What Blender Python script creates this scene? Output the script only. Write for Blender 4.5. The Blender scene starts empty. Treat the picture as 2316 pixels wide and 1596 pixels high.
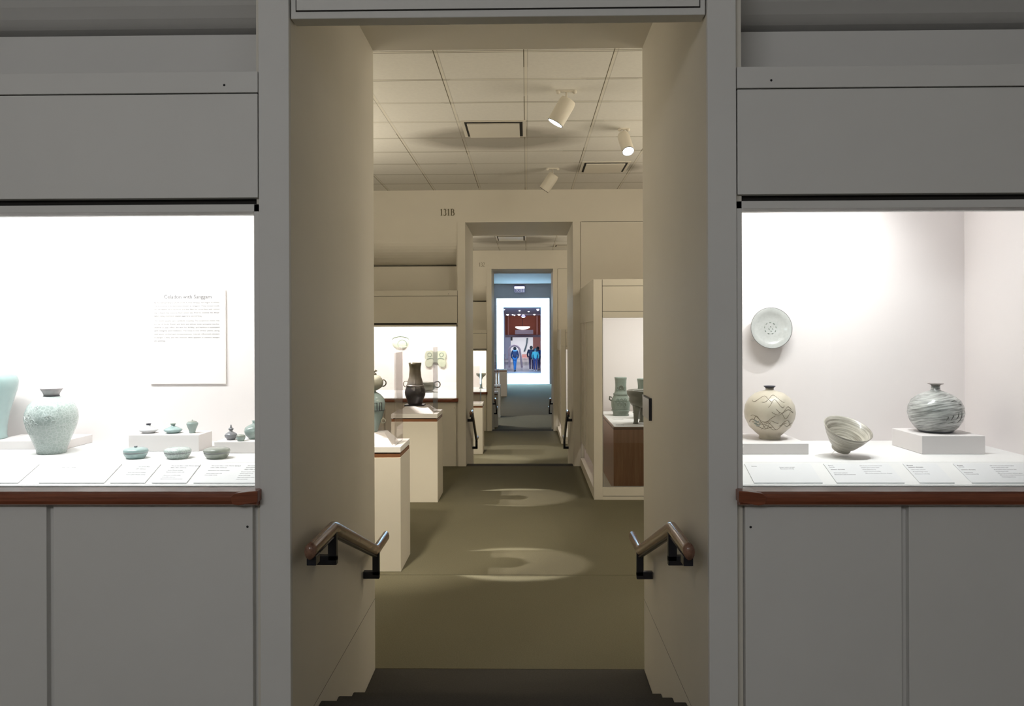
import bpy, bmesh, math, random
from mathutils import Vector, Matrix
random.seed(7)
S = bpy.context.scene
C = S.collection
PI = math.pi

# ------------------------------------------------------------------ camera, world, exposure, lights
W_PX, H_PX, FOC = 2316.0, 1596.0, 1860.0
EYE = Vector((0.0, 0.0, 1.79))
cam_d = bpy.data.cameras.new('camera')
cam_d.sensor_width = 36.0
cam_d.lens = 36.0 * FOC / W_PX
cam_d.shift_y = -48.0 / W_PX
cam_d.clip_start = 0.05
cam_d.clip_end = 300
cam = bpy.data.objects.new('camera', cam_d)
C.objects.link(cam)
CAM_R = Matrix.Rotation(math.radians(1.017), 3, 'Z') @ Matrix.Rotation(PI / 2, 3, 'X') @ Matrix.Rotation(math.radians(-0.2), 3, 'Z')
cam.matrix_world = Matrix.Translation(EYE) @ CAM_R.to_4x4()
S.camera = cam

S.view_settings.view_transform = 'Standard'
S.view_settings.look = 'None'
S.view_settings.exposure = 0.0
S.view_settings.gamma = 1.0
S.view_settings.use_curve_mapping = False

wd = bpy.data.worlds.new('world'); S.world = wd; wd.use_nodes = True
wd.node_tree.nodes['Background'].inputs[0].default_value = (0.5, 0.55, 0.6, 1)
wd.node_tree.nodes['Background'].inputs[1].default_value = 0.02
try:
    S.cycles.use_denoising = True
    S.cycles.max_bounces = 8
    S.cycles.diffuse_bounces = 4
    S.cycles.transparent_max_bounces = 16
    S.cycles.caustics_reflective = False
    S.cycles.caustics_refractive = False
    S.cycles.sample_clamp_indirect = 4.0
except Exception:
    pass

def light(kind, name, loc, power, color, target=None, size=None, size_y=None, spot=None, blend=0.4, radius=0.05, aim=None):
    d = bpy.data.lights.new(name, kind)
    d.energy = power; d.color = color
    if kind == 'AREA':
        d.shape = 'RECTANGLE'; d.size = size; d.size_y = size_y or size
    else:
        d.shadow_soft_size = radius
    if kind == 'SPOT':
        d.spot_size = math.radians(spot); d.spot_blend = blend
    o = bpy.data.objects.new(name, d); C.objects.link(o); o.location = loc
    dr = Vector(aim) if aim else (Vector(target) - Vector(loc))
    o.rotation_euler = dr.to_track_quat('-Z', 'Y').to_euler()
    return o

F0, F1, F2, F3 = 0.345, 0.0, -0.512, -0.81          # the four floor levels, each gallery a few steps down
Y0, Y1, Y2, Y3 = 2.82, 10.95, 19.10, 41.0           # near faces of the cross walls
DEEP = 1.55
XL, XR = -0.813, 0.618
TXL, TXR = -0.918, 0.715
CEIL = 3.679
WARM = (1.0, 0.90, 0.72)
# near gallery: dim lamp and an added right-hand fill behind the photographer
light('AREA', 'near_room_light', (-1.7, -2.2, 3.5), 62, (0.985, 0.985, 0.99), target=(-0.5, 2.8, 0.9), size=2.0, size_y=1.0)
light('AREA', 'near_room_light', (1.9, -2.0, 3.5), 16, (0.97, 0.985, 1.0), target=(0.8, 2.8, 0.9), size=2.0, size_y=1.0)
# second and third galleries: added out-of-view fill lamps that brighten the ceiling
for sx in (-1, 1):
    light('AREA', 'added_gallery_fill', (sx * 3.2, 6.7, 2.2), 76, WARM, aim=(-sx * 0.30, -0.12, 1), size=3.6, size_y=0.25).rotation_euler.z += 0
    light('AREA', 'added_gallery_fill', (sx * 3.2, 15.6, 2.4), 62, WARM, aim=(-sx * 0.30, 0, 1), size=4.0, size_y=0.25)
light('AREA', 'added_gallery_fill', (-2.6, 28.0, 3.6), 115, (1.0, 0.86, 0.74), aim=(0.3, 0, -1), size=6.0, size_y=0.4)  # added fill for the last gallery, pointing down
# narrow ceiling spots on the pedestals, from high on the left
light('SPOT', 'pedestal_spot', (-2.78, 6.36, 3.55), 1500, (1.0, 0.95, 0.86), target=(-0.84, 6.36, 0.95), spot=12.5, blend=0.3, radius=0.03)
light('SPOT', 'pedestal_spot', (-2.78, 8.92, 3.55), 1500, (1.0, 0.95, 0.86), target=(-0.84, 8.92, 0.95), spot=13, blend=0.3, radius=0.03)
light('SPOT', 'pedestal_spot', (-2.6, 15.75, 3.5), 420, (1.0, 0.95, 0.86), target=(-0.85, 15.75, 0.5), spot=26, blend=0.35, radius=0.03)
light('SPOT', 'pedestal_spot', (-2.6, 14.7, 3.5), 300, (1.0, 0.95, 0.86), target=(-0.6, 14.7, -0.5), spot=16, blend=0.35, radius=0.03)
light('SPOT', 'pedestal_spot', (-2.6, 24.0, 3.9), 500, (0.95, 0.97, 1.0), target=(-0.8, 24.0, 0.2), spot=40, blend=0.4, radius=0.03)
# frontal room light on the pedestal faces and far walls
light('SPOT', 'gallery_ceiling_light', (-1.25, 4.6, 3.5), 430, WARM, target=(-1.2, 7.0, 0.3), spot=46, blend=0.6, radius=0.08)
light('SPOT', 'gallery_ceiling_light', (-1.6, 5.2, 3.5), 105, WARM, target=(-1.2, 8.63, 0.4), spot=30, blend=0.6, radius=0.08)
light('AREA', 'gallery_ceiling_light', (2.0, 4.75, 3.5), 19, WARM, target=(0.6, 8.8, 0.8), size=0.5, size_y=0.4)
light('SPOT', 'gallery_ceiling_light', (-1.2, 12.9, 3.5), 420, WARM, target=(-1.0, 15.5, 0.0), spot=44, blend=0.6, radius=0.08)

# ------------------------------------------------------------------ node helpers and materials
class NT:
    def __init__(s, name):
        s.m = bpy.data.materials.new(name); s.m.use_nodes = True
        s.t = s.m.node_tree; s.b = s.t.nodes['Principled BSDF']
        s.out = s.t.nodes['Material Output']
    def n(s, kind, **kw):
        x = s.t.nodes.new(kind)
        for k, v in kw.items():
            setattr(x, k, v)
        return x
    def put(s, sock, v):
        if hasattr(v, 'is_output') or isinstance(v, bpy.types.NodeSocket):
            s.t.links.new(v, sock)
        else:
            sock.default_value = v
    def math(s, op, a, b=0.0, c=None):
        x = s.n('ShaderNodeMath', operation=op)
        s.put(x.inputs[0], a); s.put(x.inputs[1], b)
        if c is not None: s.put(x.inputs[2], c)
        return x.outputs[0]
    def mix(s, f, a, b):
        x = s.n('ShaderNodeMix', data_type='RGBA')
        s.put(x.inputs[0], f); s.put(x.inputs[6], col(a)); s.put(x.inputs[7], col(b))
        return x.outputs[2]
    def coord(s, kind='Object'):
        return s.n('ShaderNodeTexCoord').outputs[kind]
    def mapping(s, v, scale=(1, 1, 1), rot=(0, 0, 0)):
        x = s.n('ShaderNodeMapping'); s.put(x.inputs[0], v)
        x.inputs['Scale'].default_value = scale; x.inputs['Rotation'].default_value = rot
        return x.outputs[0]
    def noise(s, v, scale, detail=3, rough=0.5, out=0):
        x = s.n('ShaderNodeTexNoise'); s.put(x.inputs['Vector'], v)
        x.inputs['Scale'].default_value = scale; x.inputs['Detail'].default_value = detail
        x.inputs['Roughness'].default_value = rough
        return x.outputs[out]
    def ramp(s, f, stops):
        x = s.n('ShaderNodeValToRGB'); s.put(x.inputs[0], f)
        e = x.color_ramp.elements
        while len(e) < len(stops): e.new(0.5)
        for i, (p, c) in enumerate(stops):
            e[i].position = p; e[i].color = col(c)
        return x.outputs[0]
    def bump(s, h, strength=0.2, dist=0.01):
        x = s.n('ShaderNodeBump'); s.put(x.inputs['Height'], h)
        x.inputs['Strength'].default_value = strength; x.inputs['Distance'].default_value = dist
        s.t.links.new(x.outputs[0], s.b.inputs['Normal'])
    def base(s, v): s.put(s.b.inputs['Base Color'], col(v))
    def set(s, rough=0.5, metal=0.0, spec=0.5, coat=0.0):
        s.b.inputs['Roughness'].default_value = rough
        s.b.inputs['Metallic'].default_value = metal
        s.b.inputs['Specular IOR Level'].default_value = spec
        s.b.inputs['Coat Weight'].default_value = coat
        return s.m

def col(c):
    if isinstance(c, (tuple, list)): return (c[0], c[1], c[2], 1.0)
    if isinstance(c, (int, float)): return (c, c, c, 1.0)
    return c

def paint(name, c, rough=0.6, amt=0.04):
    t = NT(name); v = t.coord()
    a = t.noise(v, 3.0, 4)
    lo = tuple(x * (1 - amt) for x in c); hi = tuple(min(1, x * (1 + amt)) for x in c)
    t.base(t.mix(a, lo, hi)); t.bump(t.noise(v, 260, 2), 0.06, 0.002)
    return t.set(rough, spec=0.3)

def plain(name, c, rough=0.5, metal=0.0, spec=0.5, coat=0.0):
    t = NT(name); v = t.coord()
    t.base(t.mix(t.noise(v, 40, 3), tuple(x * 0.92 for x in c), tuple(min(1, x * 1.06) for x in c)))
    return t.set(rough, metal, spec, coat)

def glow(name, c, strength):
    t = NT(name); t.base((0.8, 0.8, 0.8))
    t.b.inputs['Emission Color'].default_value = col(c)
    t.b.inputs['Emission Strength'].default_value = strength
    return t.m

def wood(name, c1, c2, axis='X', rough=0.35):
    t = NT(name); v = t.coord()
    sc = {'X': (1.2, 22, 22), 'Y': (22, 1.2, 22), 'Z': (22, 22, 1.2)}[axis]
    a = t.noise(t.mapping(v, sc), 1.6, 6, 0.6)
    b = t.noise(t.mapping(v, tuple(x * 5 for x in sc)), 2.0, 4, 0.6)
    f = t.math('ADD', t.math('MULTIPLY', a, 0.7), t.math('MULTIPLY', b, 0.3))
    t.base(t.ramp(f, [(0.3, c1), (0.7, c2)]))
    t.bump(b, 0.08, 0.002)
    return t.set(rough, coat=0.15)

def glass_mat(name, tint=(0.93, 0.96, 0.96), refl=1.0):
    t = NT(name); t.t.nodes.remove(t.b)
    tr = t.n('ShaderNodeBsdfTransparent'); tr.inputs[0].default_value = col(tint)
    gl = t.n('ShaderNodeBsdfGlossy'); gl.inputs['Roughness'].default_value = 0.02
    gl.inputs['Color'].default_value = (1, 1, 1, 1)
    fr = t.n('ShaderNodeFresnel'); fr.inputs[0].default_value = 1.45
    mx = t.n('ShaderNodeMixShader')
    t.t.links.new(t.math('MULTIPLY', fr.outputs[0], refl), mx.inputs[0])
    t.t.links.new(tr.outputs[0], mx.inputs[1]); t.t.links.new(gl.outputs[0], mx.inputs[2])
    t.t.links.new(mx.outputs[0], t.out.inputs[0])
    return t.m

def ceiling_mat(vents):
    t = NT('ceiling_tiles'); v = t.coord()
    sp = t.n('ShaderNodeSeparateXYZ'); t.put(sp.inputs[0], v)
    def dist(x, period, off):
        u = t.math('DIVIDE', t.math('SUBTRACT', x, off), period)
        r = t.math('ABSOLUTE', t.math('SUBTRACT', u, t.math('ROUND', u)))
        return t.math('MULTIPLY', r, period)
    dx = dist(sp.outputs[0], 0.61, 0.0); dy = dist(sp.outputs[1], 0.615, 5.54)
    nz = t.noise(v, 0.9, 1)
    fade = t.math('MULTIPLY', t.math('GREATER_THAN', nz, 0.46), 1.0)
    base = t.mix(t.noise(v, 35, 4), (0.68, 0.66, 0.62), (0.77, 0.75, 0.70))
    bar = t.math('LESS_THAN', t.math('MINIMUM', dx, dy), 0.011)
    c1 = t.mix(bar, base, (0.72, 0.69, 0.62))
    ux = t.math('DIVIDE', sp.outputs[0], 0.61)
    sgx = t.math('ADD', 0.3, t.math('MULTIPLY', t.math('LESS_THAN', t.math('SUBTRACT', ux, t.math('ROUND', ux)), 0.0), 0.7))
    gx = t.math('MULTIPLY', t.math('MULTIPLY', t.math('LESS_THAN', dx, 0.0165), t.math('GREATER_THAN', dx, 0.010)), sgx)
    gy = t.math('MULTIPLY', t.math('LESS_THAN', dy, 0.019), t.math('GREATER_THAN', dy, 0.010))
    g = t.math('MAXIMUM', t.math('MULTIPLY', gx, t.math('ADD', 0.45, t.math('MULTIPLY', fade, 0.5))),
               t.math('MULTIPLY', gy, t.math('ADD', 0.45, t.math('MULTIPLY', fade, 0.35))))
    c2 = t.mix(g, c1, (0.10, 0.085, 0.045))  # dark tile joints, with the T-bars' shadow line painted into the colour
    # soot the air outlets have left on the tiles
    nn = t.noise(v, 3.2, 3)
    for (vx, vy, hx, hy) in vents:
        ax = t.math('DIVIDE', t.math('ABSOLUTE', t.math('SUBTRACT', sp.outputs[0], vx)), hx)
        ay = t.math('DIVIDE', t.math('ABSOLUTE', t.math('SUBTRACT', sp.outputs[1], vy)), hy)
        r = t.math('SQRT', t.math('ADD', t.math('MULTIPLY', ax, ax), t.math('MULTIPLY', ay, ay)))
        f = t.math('MULTIPLY', t.math('MAXIMUM', t.math('SUBTRACT', 1.0, r), 0.0), t.math('ADD', 0.7, t.math('MULTIPLY', nn, 2.0)))
        c2 = t.mix(t.math('MINIMUM', f, 0.62), c2, (0.20, 0.175, 0.14))
    t.base(c2); t.bump(t.noise(v, 120, 3), 0.15, 0.004)
    return t.set(0.85, spec=0.15)

def carpet_mat(nm, ca, cb, cc):
    t = NT(nm); v = t.coord()
    a = t.noise(v, 1.3, 3); b = t.noise(v, 130, 4, 0.7)
    c = t.mix(b, ca, cb)
    t.base(t.mix(t.math('MULTIPLY', a, 0.35), c, cc))
    t.bump(b, 0.5, 0.006)
    return t.set(0.95, spec=0.05)

M = {}
M['wall'] = paint('wall_paint', (0.74, 0.73, 0.71))
M['wallw'] = paint('wall_paint_cream', (0.74, 0.70, 0.62))
M['panel'] = paint('panel_paint', (0.72, 0.71, 0.685), 0.5)
M['case'] = paint('case_lining_fabric', (0.82, 0.765, 0.755), 0.8, 0.02)
M['deck'] = paint('case_deck', (0.84, 0.83, 0.82), 0.7, 0.02)
M['riser'] = paint('riser_paint', (0.80, 0.76, 0.75), 0.7, 0.02)
M['card'] = paint('card_stock', (0.80, 0.80, 0.81), 0.7, 0.01)
M['board'] = paint('text_board', (0.83, 0.785, 0.765), 0.7, 0.01)
M['ink'] = plain('printed_ink', (0.17, 0.16, 0.17), 0.8)
M['ink2'] = plain('pale_printed_ink', (0.42, 0.41, 0.43), 0.8)
M['dark'] = plain('dark_gap', (0.02, 0.018, 0.016), 0.9)
M['screw'] = plain('lock_dot', (0.01, 0.01, 0.012), 0.5)
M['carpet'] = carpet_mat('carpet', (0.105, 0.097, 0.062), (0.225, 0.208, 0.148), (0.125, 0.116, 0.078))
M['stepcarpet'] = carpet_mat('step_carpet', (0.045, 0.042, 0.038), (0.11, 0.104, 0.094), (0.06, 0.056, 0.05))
M['sill'] = wood('red_wood', (0.13, 0.032, 0.014), (0.33, 0.105, 0.05), 'X')
M['rail'] = wood('rail_wood', (0.13, 0.06, 0.04), (0.34, 0.19, 0.13), 'Y', 0.22)
M['band'] = wood('band_wood', (0.15, 0.06, 0.03), (0.30, 0.13, 0.06), 'X')
M['plinth'] = wood('plinth_wood', (0.27, 0.105, 0.05), (0.44, 0.20, 0.105), 'Z')
M['iron'] = plain('black_iron', (0.012, 0.012, 0.018), 0.4)
M['metal'] = plain('brushed_metal', (0.55, 0.55, 0.56), 0.3, 0.9)
M['glass'] = glass_mat('case_glass')
M['acrylic'] = glass_mat('acrylic', (0.955, 0.945, 0.95), 0.45)
M['lampw'] = paint('lamp_enamel', (0.66, 0.62, 0.54), 0.4)
M['lens'] = glow('lit_lens', (0.85, 0.93, 1.0), 18)
M['bulb'] = glow('lit_bulb', (0.85, 0.9, 1.0), 6)
M['ceil_plain'] = paint('soffit_paint', (0.72, 0.69, 0.63))

def celadon(name, c1, c2, scale=60, inlay=None, amt=0.5, rough=0.18):
    t = NT(name); v = t.coord()
    a = t.noise(v, scale, 5, 0.65)
    cc = t.mix(a, c1, c2)
    if inlay:
        vo = t.n('ShaderNodeTexVoronoi', feature='DISTANCE_TO_EDGE'); t.put(vo.inputs['Vector'], v)
        vo.inputs['Scale'].default_value = inlay[1]
        e = t.math('LESS_THAN', vo.outputs['Distance'], inlay[2])
        cc = t.mix(t.math('MULTIPLY', e, amt), cc, inlay[0])
    t.base(cc); t.bump(a, 0.05, 0.002)
    return t.set(rough, spec=0.55, coat=0.3)

def striped(name, c1, c2, scale, dist, rot=(0, 0, 0), rough=0.35):
    t = NT(name); v = t.mapping(t.coord(), (1, 1, 1), rot)
    n1 = t.noise(t.mapping(v, (dist, dist, scale)), 4.0, 5, 0.65)
    n2 = t.noise(v, 14, 3)
    f = t.math('ADD', t.math('MULTIPLY', n1, 0.8), t.math('MULTIPLY', n2, 0.2))
    t.base(t.ramp(f, [(0.38, c1), (0.60, c2)]))
    return t.set(rough, coat=0.25)

M['cel_pale'] = celadon('pale_celadon', (0.33, 0.40, 0.38), (0.52, 0.60, 0.57), 50, ((0.70, 0.76, 0.74), 75, 0.08), 0.6)
M['cel_blue'] = celadon('blue_celadon', (0.27, 0.385, 0.385), (0.38, 0.50, 0.49), 14)
M['cel_green'] = celadon('green_celadon', (0.20, 0.27, 0.25), (0.33, 0.39, 0.37), 90)
M['cel_grey'] = celadon('grey_celadon', (0.20, 0.225, 0.20), (0.32, 0.34, 0.29), 120)
M['cel_grey2'] = celadon('dark_grey_glaze', (0.17, 0.17, 0.19), (0.28, 0.28, 0.30), 60)
M['white_glaze'] = celadon('white_glaze', (0.60, 0.60, 0.62), (0.74, 0.74, 0.75), 60)
M['plate'] = celadon('plate_glaze', (0.38, 0.385, 0.37), (0.56, 0.56, 0.54), 90)
M['buff'] = celadon('buff_slip', (0.46, 0.40, 0.30), (0.62, 0.57, 0.47), 25, rough=0.4)
M['brush'] = striped('brushed_slip', (0.11, 0.115, 0.11), (0.52, 0.53, 0.51), 34, 3.0, (0.12, 0.16, 0.0), 0.25)
M['bowl'] = striped('brushed_bowl', (0.20, 0.18, 0.14), (0.64, 0.60, 0.52), 36, 1.5, (0, 0, 0), 0.35)
M['inlay'] = plain('white_inlay', (0.74, 0.80, 0.78), 0.3)
M['incise'] = plain('incised_line', (0.20, 0.16, 0.11), 0.5)
M['irono'] = plain('iron_brushwork', (0.06, 0.06, 0.055), 0.4)
M['darkrim'] = plain('dark_rim', (0.035, 0.035, 0.05), 0.4)  # dark tone for mouths, neck ring, foot and line inlay
M['verd'] = celadon('verdigris_bronze', (0.14, 0.175, 0.15), (0.31, 0.365, 0.315), 70, rough=0.45)
M['bronze'] = celadon('dark_bronze', (0.08, 0.08, 0.062), (0.20, 0.19, 0.145), 60, rough=0.4)
M['greenst'] = celadon('pale_green_stone', (0.36, 0.37, 0.29), (0.52, 0.53, 0.44), 40, rough=0.5)

def hu_mat():
    t = NT('brown_black_bronze'); v = t.coord()
    sp = t.n('ShaderNodeSeparateXYZ'); t.put(sp.inputs[0], v)
    n = t.noise(v, 22, 4)
    f = t.math('ADD', sp.outputs[2], t.math('MULTIPLY', t.math('SUBTRACT', n, 0.5), 0.12))
    t.base(t.ramp(t.math('DIVIDE', f, 0.45), [(0.0, (0.022, 0.02, 0.03)), (0.42, (0.03, 0.03, 0.036)), (0.5, (0.22, 0.21, 0.20)), (0.64, (0.20, 0.185, 0.155)), (0.75, (0.13, 0.115, 0.085)), (1.0, (0.11, 0.10, 0.06))]))
    t.bump(t.noise(v, 80, 4), 0.2, 0.004)
    return t.set(0.28, spec=0.6)
M['hu'] = hu_mat()

# ------------------------------------------------------------------ mesh helpers
class MB:
    def __init__(s):
        s.v = []; s.f = []; s.sm = []
    def add(s, vs, fs, smooth=False):
        o = len(s.v); s.v += [tuple(p) for p in vs]
        s.f += [tuple(i + o for i in f) for f in fs]; s.sm += [smooth] * len(fs)
        return s
    def box(s, x0, x1, y0, y1, z0, z1):
        if x0 > x1: x0, x1 = x1, x0
        if y0 > y1: y0, y1 = y1, y0
        if z0 > z1: z0, z1 = z1, z0
        vs = [(x0, y0, z0), (x1, y0, z0), (x1, y1, z0), (x0, y1, z0), (x0, y0, z1), (x1, y0, z1), (x1, y1, z1), (x0, y1, z1)]
        return s.add(vs, [(0, 3, 2, 1), (4, 5, 6, 7), (0, 1, 5, 4), (1, 2, 6, 5), (2, 3, 7, 6), (3, 0, 4, 7)])
    def hexa(s, b, t):
        return s.add(list(b) + list(t), [(0, 3, 2, 1), (4, 5, 6, 7), (0, 1, 5, 4), (1, 2, 6, 5), (2, 3, 7, 6), (3, 0, 4, 7)])
    def lathe(s, prof, seg=48, c=(0, 0, 0), pw=None, sx=1, sy=1):
        vs = []; fs = []
        for r, z in prof:
            for k in range(seg):
                a = 2 * PI * k / seg
                ca, sa = math.cos(a), math.sin(a)
                q = 1.0
                if pw: q = (abs(ca) ** pw + abs(sa) ** pw) ** (-1 / pw)
                vs.append((c[0] + r * ca * q * sx, c[1] + r * sa * q * sy, c[2] + z))
        for i in range(len(prof) - 1):
            for k in range(seg):
                k2 = (k + 1) % seg
                fs.append((i * seg + k, i * seg + k2, (i + 1) * seg + k2, (i + 1) * seg + k))
        fs.append(tuple(range(seg - 1, -1, -1)))
        fs.append(tuple((len(prof) - 1) * seg + k for k in range(seg)))
        return s.add(vs, fs, True)
    def tube(s, pts, r, seg=8, closed=False, ry=None, up=None):
        pts = [Vector(p) for p in pts]; n = len(pts)
        rs = r if isinstance(r, (list, tuple)) else [r] * n
        vs = []; fs = []
        pu = None
        for i, p in enumerate(pts):
            if closed: t = pts[(i + 1) % n] - pts[i - 1]
            else: t = pts[min(i + 1, n - 1)] - pts[max(i - 1, 0)]
            if t.length < 1e-9: t = Vector((0, 0, 1))
            t.normalize()
            u = Vector(up) if up else (pu if pu else (Vector((0, 0, 1)) if abs(t.z) < 0.9 else Vector((1, 0, 0))))
            u = (u - t * u.dot(t)).normalized(); pu = u
            w = t.cross(u)
            ru = ry if ry else rs[i]
            for k in range(seg):
                a = 2 * PI * k / seg
                vs.append(p + u * math.sin(a) * ru + w * math.cos(a) * rs[i])
        m = n if closed else n - 1
        for i in range(m):
            j = (i + 1) % n
            for k in range(seg):
                k2 = (k + 1) % seg
                fs.append((i * seg + k, i * seg + k2, j * seg + k2, j * seg + k))
        if not closed:
            fs.append(tuple(range(seg - 1, -1, -1))); fs.append(tuple((n - 1) * seg + k for k in range(seg)))
        return s.add(vs, fs, True)
    def cyl(s, a, b, r, seg=24, r2=None):
        return s.tube([a, b], [r, r if r2 is None else r2], seg)
    def ball(s, c, r, sx=1, sy=1, sz=1, seg=20, rings=12):
        prof = [(r * math.sin(PI * i / rings) + 1e-5, -r * sz * math.cos(PI * i / rings)) for i in range(rings + 1)]
        return s.lathe(prof, seg, c, None, sx, sy)
    def extrude(s, poly, axis, a, b):
        """polygon in the two other axes, pushed from a to b along axis"""
        def P(p, d):
            return {'X': (d, p[0], p[1]), 'Y': (p[0], d, p[1]), 'Z': (p[0], p[1], d)}[axis]
        n = len(poly)
        vs = [P(p, a) for p in poly] + [P(p, b) for p in poly]
        fs = [tuple(range(n - 1, -1, -1)), tuple(range(n, 2 * n))] + [(i, (i + 1) % n, n + (i + 1) % n, n + i) for i in range(n)]
        return s.add(vs, fs)
    def build(s, name, mat, parent=None, bevel=0, loc=None, kind=None):
        me = bpy.data.meshes.new(name); me.from_pydata(s.v, [], s.f)
        for p, q in zip(me.polygons, s.sm): p.use_smooth = q
        bm = bmesh.new(); bm.from_mesh(me); bmesh.ops.recalc_face_normals(bm, faces=bm.faces); bm.to_mesh(me); bm.free()
        me.materials.append(M[mat] if isinstance(mat, str) else mat)
        o = bpy.data.objects.new(name, me); C.objects.link(o)
        if parent: o.parent = parent
        if loc: o.location = loc
        if bevel:
            b = o.modifiers.new('bevel', 'BEVEL'); b.width = bevel; b.segments = 2; b.limit_method = 'ANGLE'
        if kind: o['kind'] = kind
        return o

def tag(o, label, cat, group=None, kind=None):
    o['label'] = label; o['category'] = cat
    if group: o['group'] = group
    if kind: o['kind'] = kind
    return o
def thing(name, label, cat, loc=(0, 0, 0), rz=0.0, group=None, rot=None):
    o = bpy.data.objects.new(name, None); C.objects.link(o)
    o.empty_display_size = 0.1
    o.location = loc; o.rotation_euler = rot if rot else (0, 0, rz)
    return tag(o, label, cat, group)
def struct(name, mb, mat, bevel=0):
    return mb.build(name, mat, None, bevel, None, 'structure')
def at(px, py, Y):
    """the point at depth Y seen at a photo pixel"""
    d = CAM_R @ Vector(((px - W_PX / 2) / FOC, -(py - H_PX / 2 + 48.0) / FOC, -1.0))
    return EYE + d * (Y / d.y)

def text_mesh(txt, size, name, mat, parent, loc, rot, align='LEFT', depth=0.0006, space=1.0):
    cu = bpy.data.curves.new('t', 'FONT'); cu.body = txt; cu.size = size; cu.align_x = align
    cu.extrude = depth; cu.space_line = space; cu.resolution_u = 2
    ob = bpy.data.objects.new('t', cu); C.objects.link(ob)
    bpy.context.view_layer.update()
    me = bpy.data.meshes.new_from_object(ob.evaluated_get(bpy.context.evaluated_depsgraph_get()))
    bpy.data.objects.remove(ob, do_unlink=True)
    me.name = name; me.materials.clear(); me.materials.append(M[mat])
    o = bpy.data.objects.new(name, me); C.objects.link(o)
    o.parent = parent; o.location = loc; o.rotation_euler = rot
    return o

# ------------------------------------------------------------------ the shell
XO = 3.6
def level(name, x0, x1, y0, y1, z, mat='carpet'):
    struct(name, MB().box(x0, x1, y0, y1, z - 0.12, z), mat)
# floors: each gallery a flat carpet; the passages carry the steps
level('floor', -XO, XO, -4.0, Y0, F0)
st = MB()
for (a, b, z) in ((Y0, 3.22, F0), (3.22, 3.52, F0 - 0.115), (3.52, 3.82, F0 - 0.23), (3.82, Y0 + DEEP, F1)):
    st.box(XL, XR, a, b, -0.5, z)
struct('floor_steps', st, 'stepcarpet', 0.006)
level('floor', -XO, XO, Y0 + DEEP, 6.05, F1)
level('floor', -XO, XO, 6.058, Y1, F1)
struct('floor', MB().box(-XO, XO, 6.05, 6.058, -0.12, -0.008), 'dark')
st = MB()
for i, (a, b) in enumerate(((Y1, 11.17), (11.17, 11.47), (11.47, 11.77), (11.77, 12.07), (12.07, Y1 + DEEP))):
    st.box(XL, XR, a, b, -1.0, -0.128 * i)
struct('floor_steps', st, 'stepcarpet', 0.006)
level('floor', -XO, XO, Y1 + DEEP, Y2, F2)
st = MB()
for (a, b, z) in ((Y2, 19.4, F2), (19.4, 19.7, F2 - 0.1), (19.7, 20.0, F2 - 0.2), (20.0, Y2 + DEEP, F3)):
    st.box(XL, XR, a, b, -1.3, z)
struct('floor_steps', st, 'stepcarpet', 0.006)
level('floor', -XO, XO, Y2 + DEEP, Y3, F3)

# ceilings
M['ceilA'] = ceiling_mat([(-0.29, 8.05, 0.95, 0.55), (0.9, 9.5, 0.5, 0.35)])
M['ceilB'] = ceiling_mat([(-0.3, 17.0, 1.1, 0.9), (0.8, 18.2, 0.4, 0.2)])
struct('ceiling', MB().box(-XO, XO, -4.0, Y0, CEIL, CEIL + 0.1), 'ceil_plain')
struct('ceiling', MB().box(-XO, XO, Y0 + DEEP, Y1, CEIL, CEIL + 0.1), 'ceilA')
struct('ceiling', MB().box(-XO, XO, Y1 + DEEP, Y2, CEIL, CEIL + 0.1), 'ceilB')
C3 = 4.17
struct('ceiling', MB().box(-XO, XO, Y2 + DEEP, Y3, C3, C3 + 0.1), 'ceil_plain')
# outer walls
for nm, x in (('wall_left', -XO - 0.1), ('wall_right', XO)):
    struct(nm, MB().box(x, x + 0.1, -4.0, Y0 + DEEP, F1 - 0.1, CEIL), 'wall')
    struct(nm, MB().box(x, x + 0.1, Y0 + DEEP, Y1 + DEEP, F1 - 0.1, CEIL), 'wallw')
    struct(nm, MB().box(x, x + 0.1, Y1 + DEEP, Y3, F3 - 0.1, C3), 'wallw')
struct('wall_back', MB().box(-XO, XO, -4.1, -4.0, F0, CEIL), 'wall')

def cross_wall(y, Fn, Ff, soff, ctop, near='wall', split=None):
    """a thick wall with a passage: jamb walls, header, far face and edge trim"""
    ye = y + DEEP
    for sgn, xi, xt in ((-1, XL, TXL), (1, XR, TXR)):
        side = 'left' if sgn < 0 else 'right'
        w = MB()
        lo = Ff - 0.1
        if split:
            w.box(xi, xi + sgn * 0.12, y + 0.012, ye, lo, split)
            w.box(xi, xi + sgn * 0.12, y + 0.012, ye, split + 0.003, soff)
            struct('trim_6', MB().box(xi - sgn * 0.0002, xi + sgn * 0.1, y + 0.012, ye - 0.001, split + 0.0005, split + 0.0025), 'dark')
        else:
            w.box(xi, xi + sgn * 0.12, y + 0.012, ye, lo, soff)
        w.box(xi + sgn * 0.12, sgn * XO, ye - 0.12, ye, lo, ctop)
        w.box(xi, xi + sgn * 0.12, ye - 0.12, ye, soff, ctop)
        struct('wall_passage_' + side, w, 'wallw')
        t = MB().box(xi - sgn * 0.0, xt, y - 0.012, y + 0.012, Fn, soff if near == 'wallw' else ctop)
        struct('trim_' + ('1' if sgn < 0 else '2'), t, near, 0.002)
    h = MB().box(XL, XR, y + 0.012, ye, soff, ctop)
    struct('wall_header', h, 'wallw')
cross_wall(Y0, F0, F1, 3.29, CEIL, 'wall', split=0.37)
cross_wall(Y1, F1, F2, 3.25, CEIL, 'wallw')
cross_wall(Y2, F2, F3, 3.25, C3, 'wallw')

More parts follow.
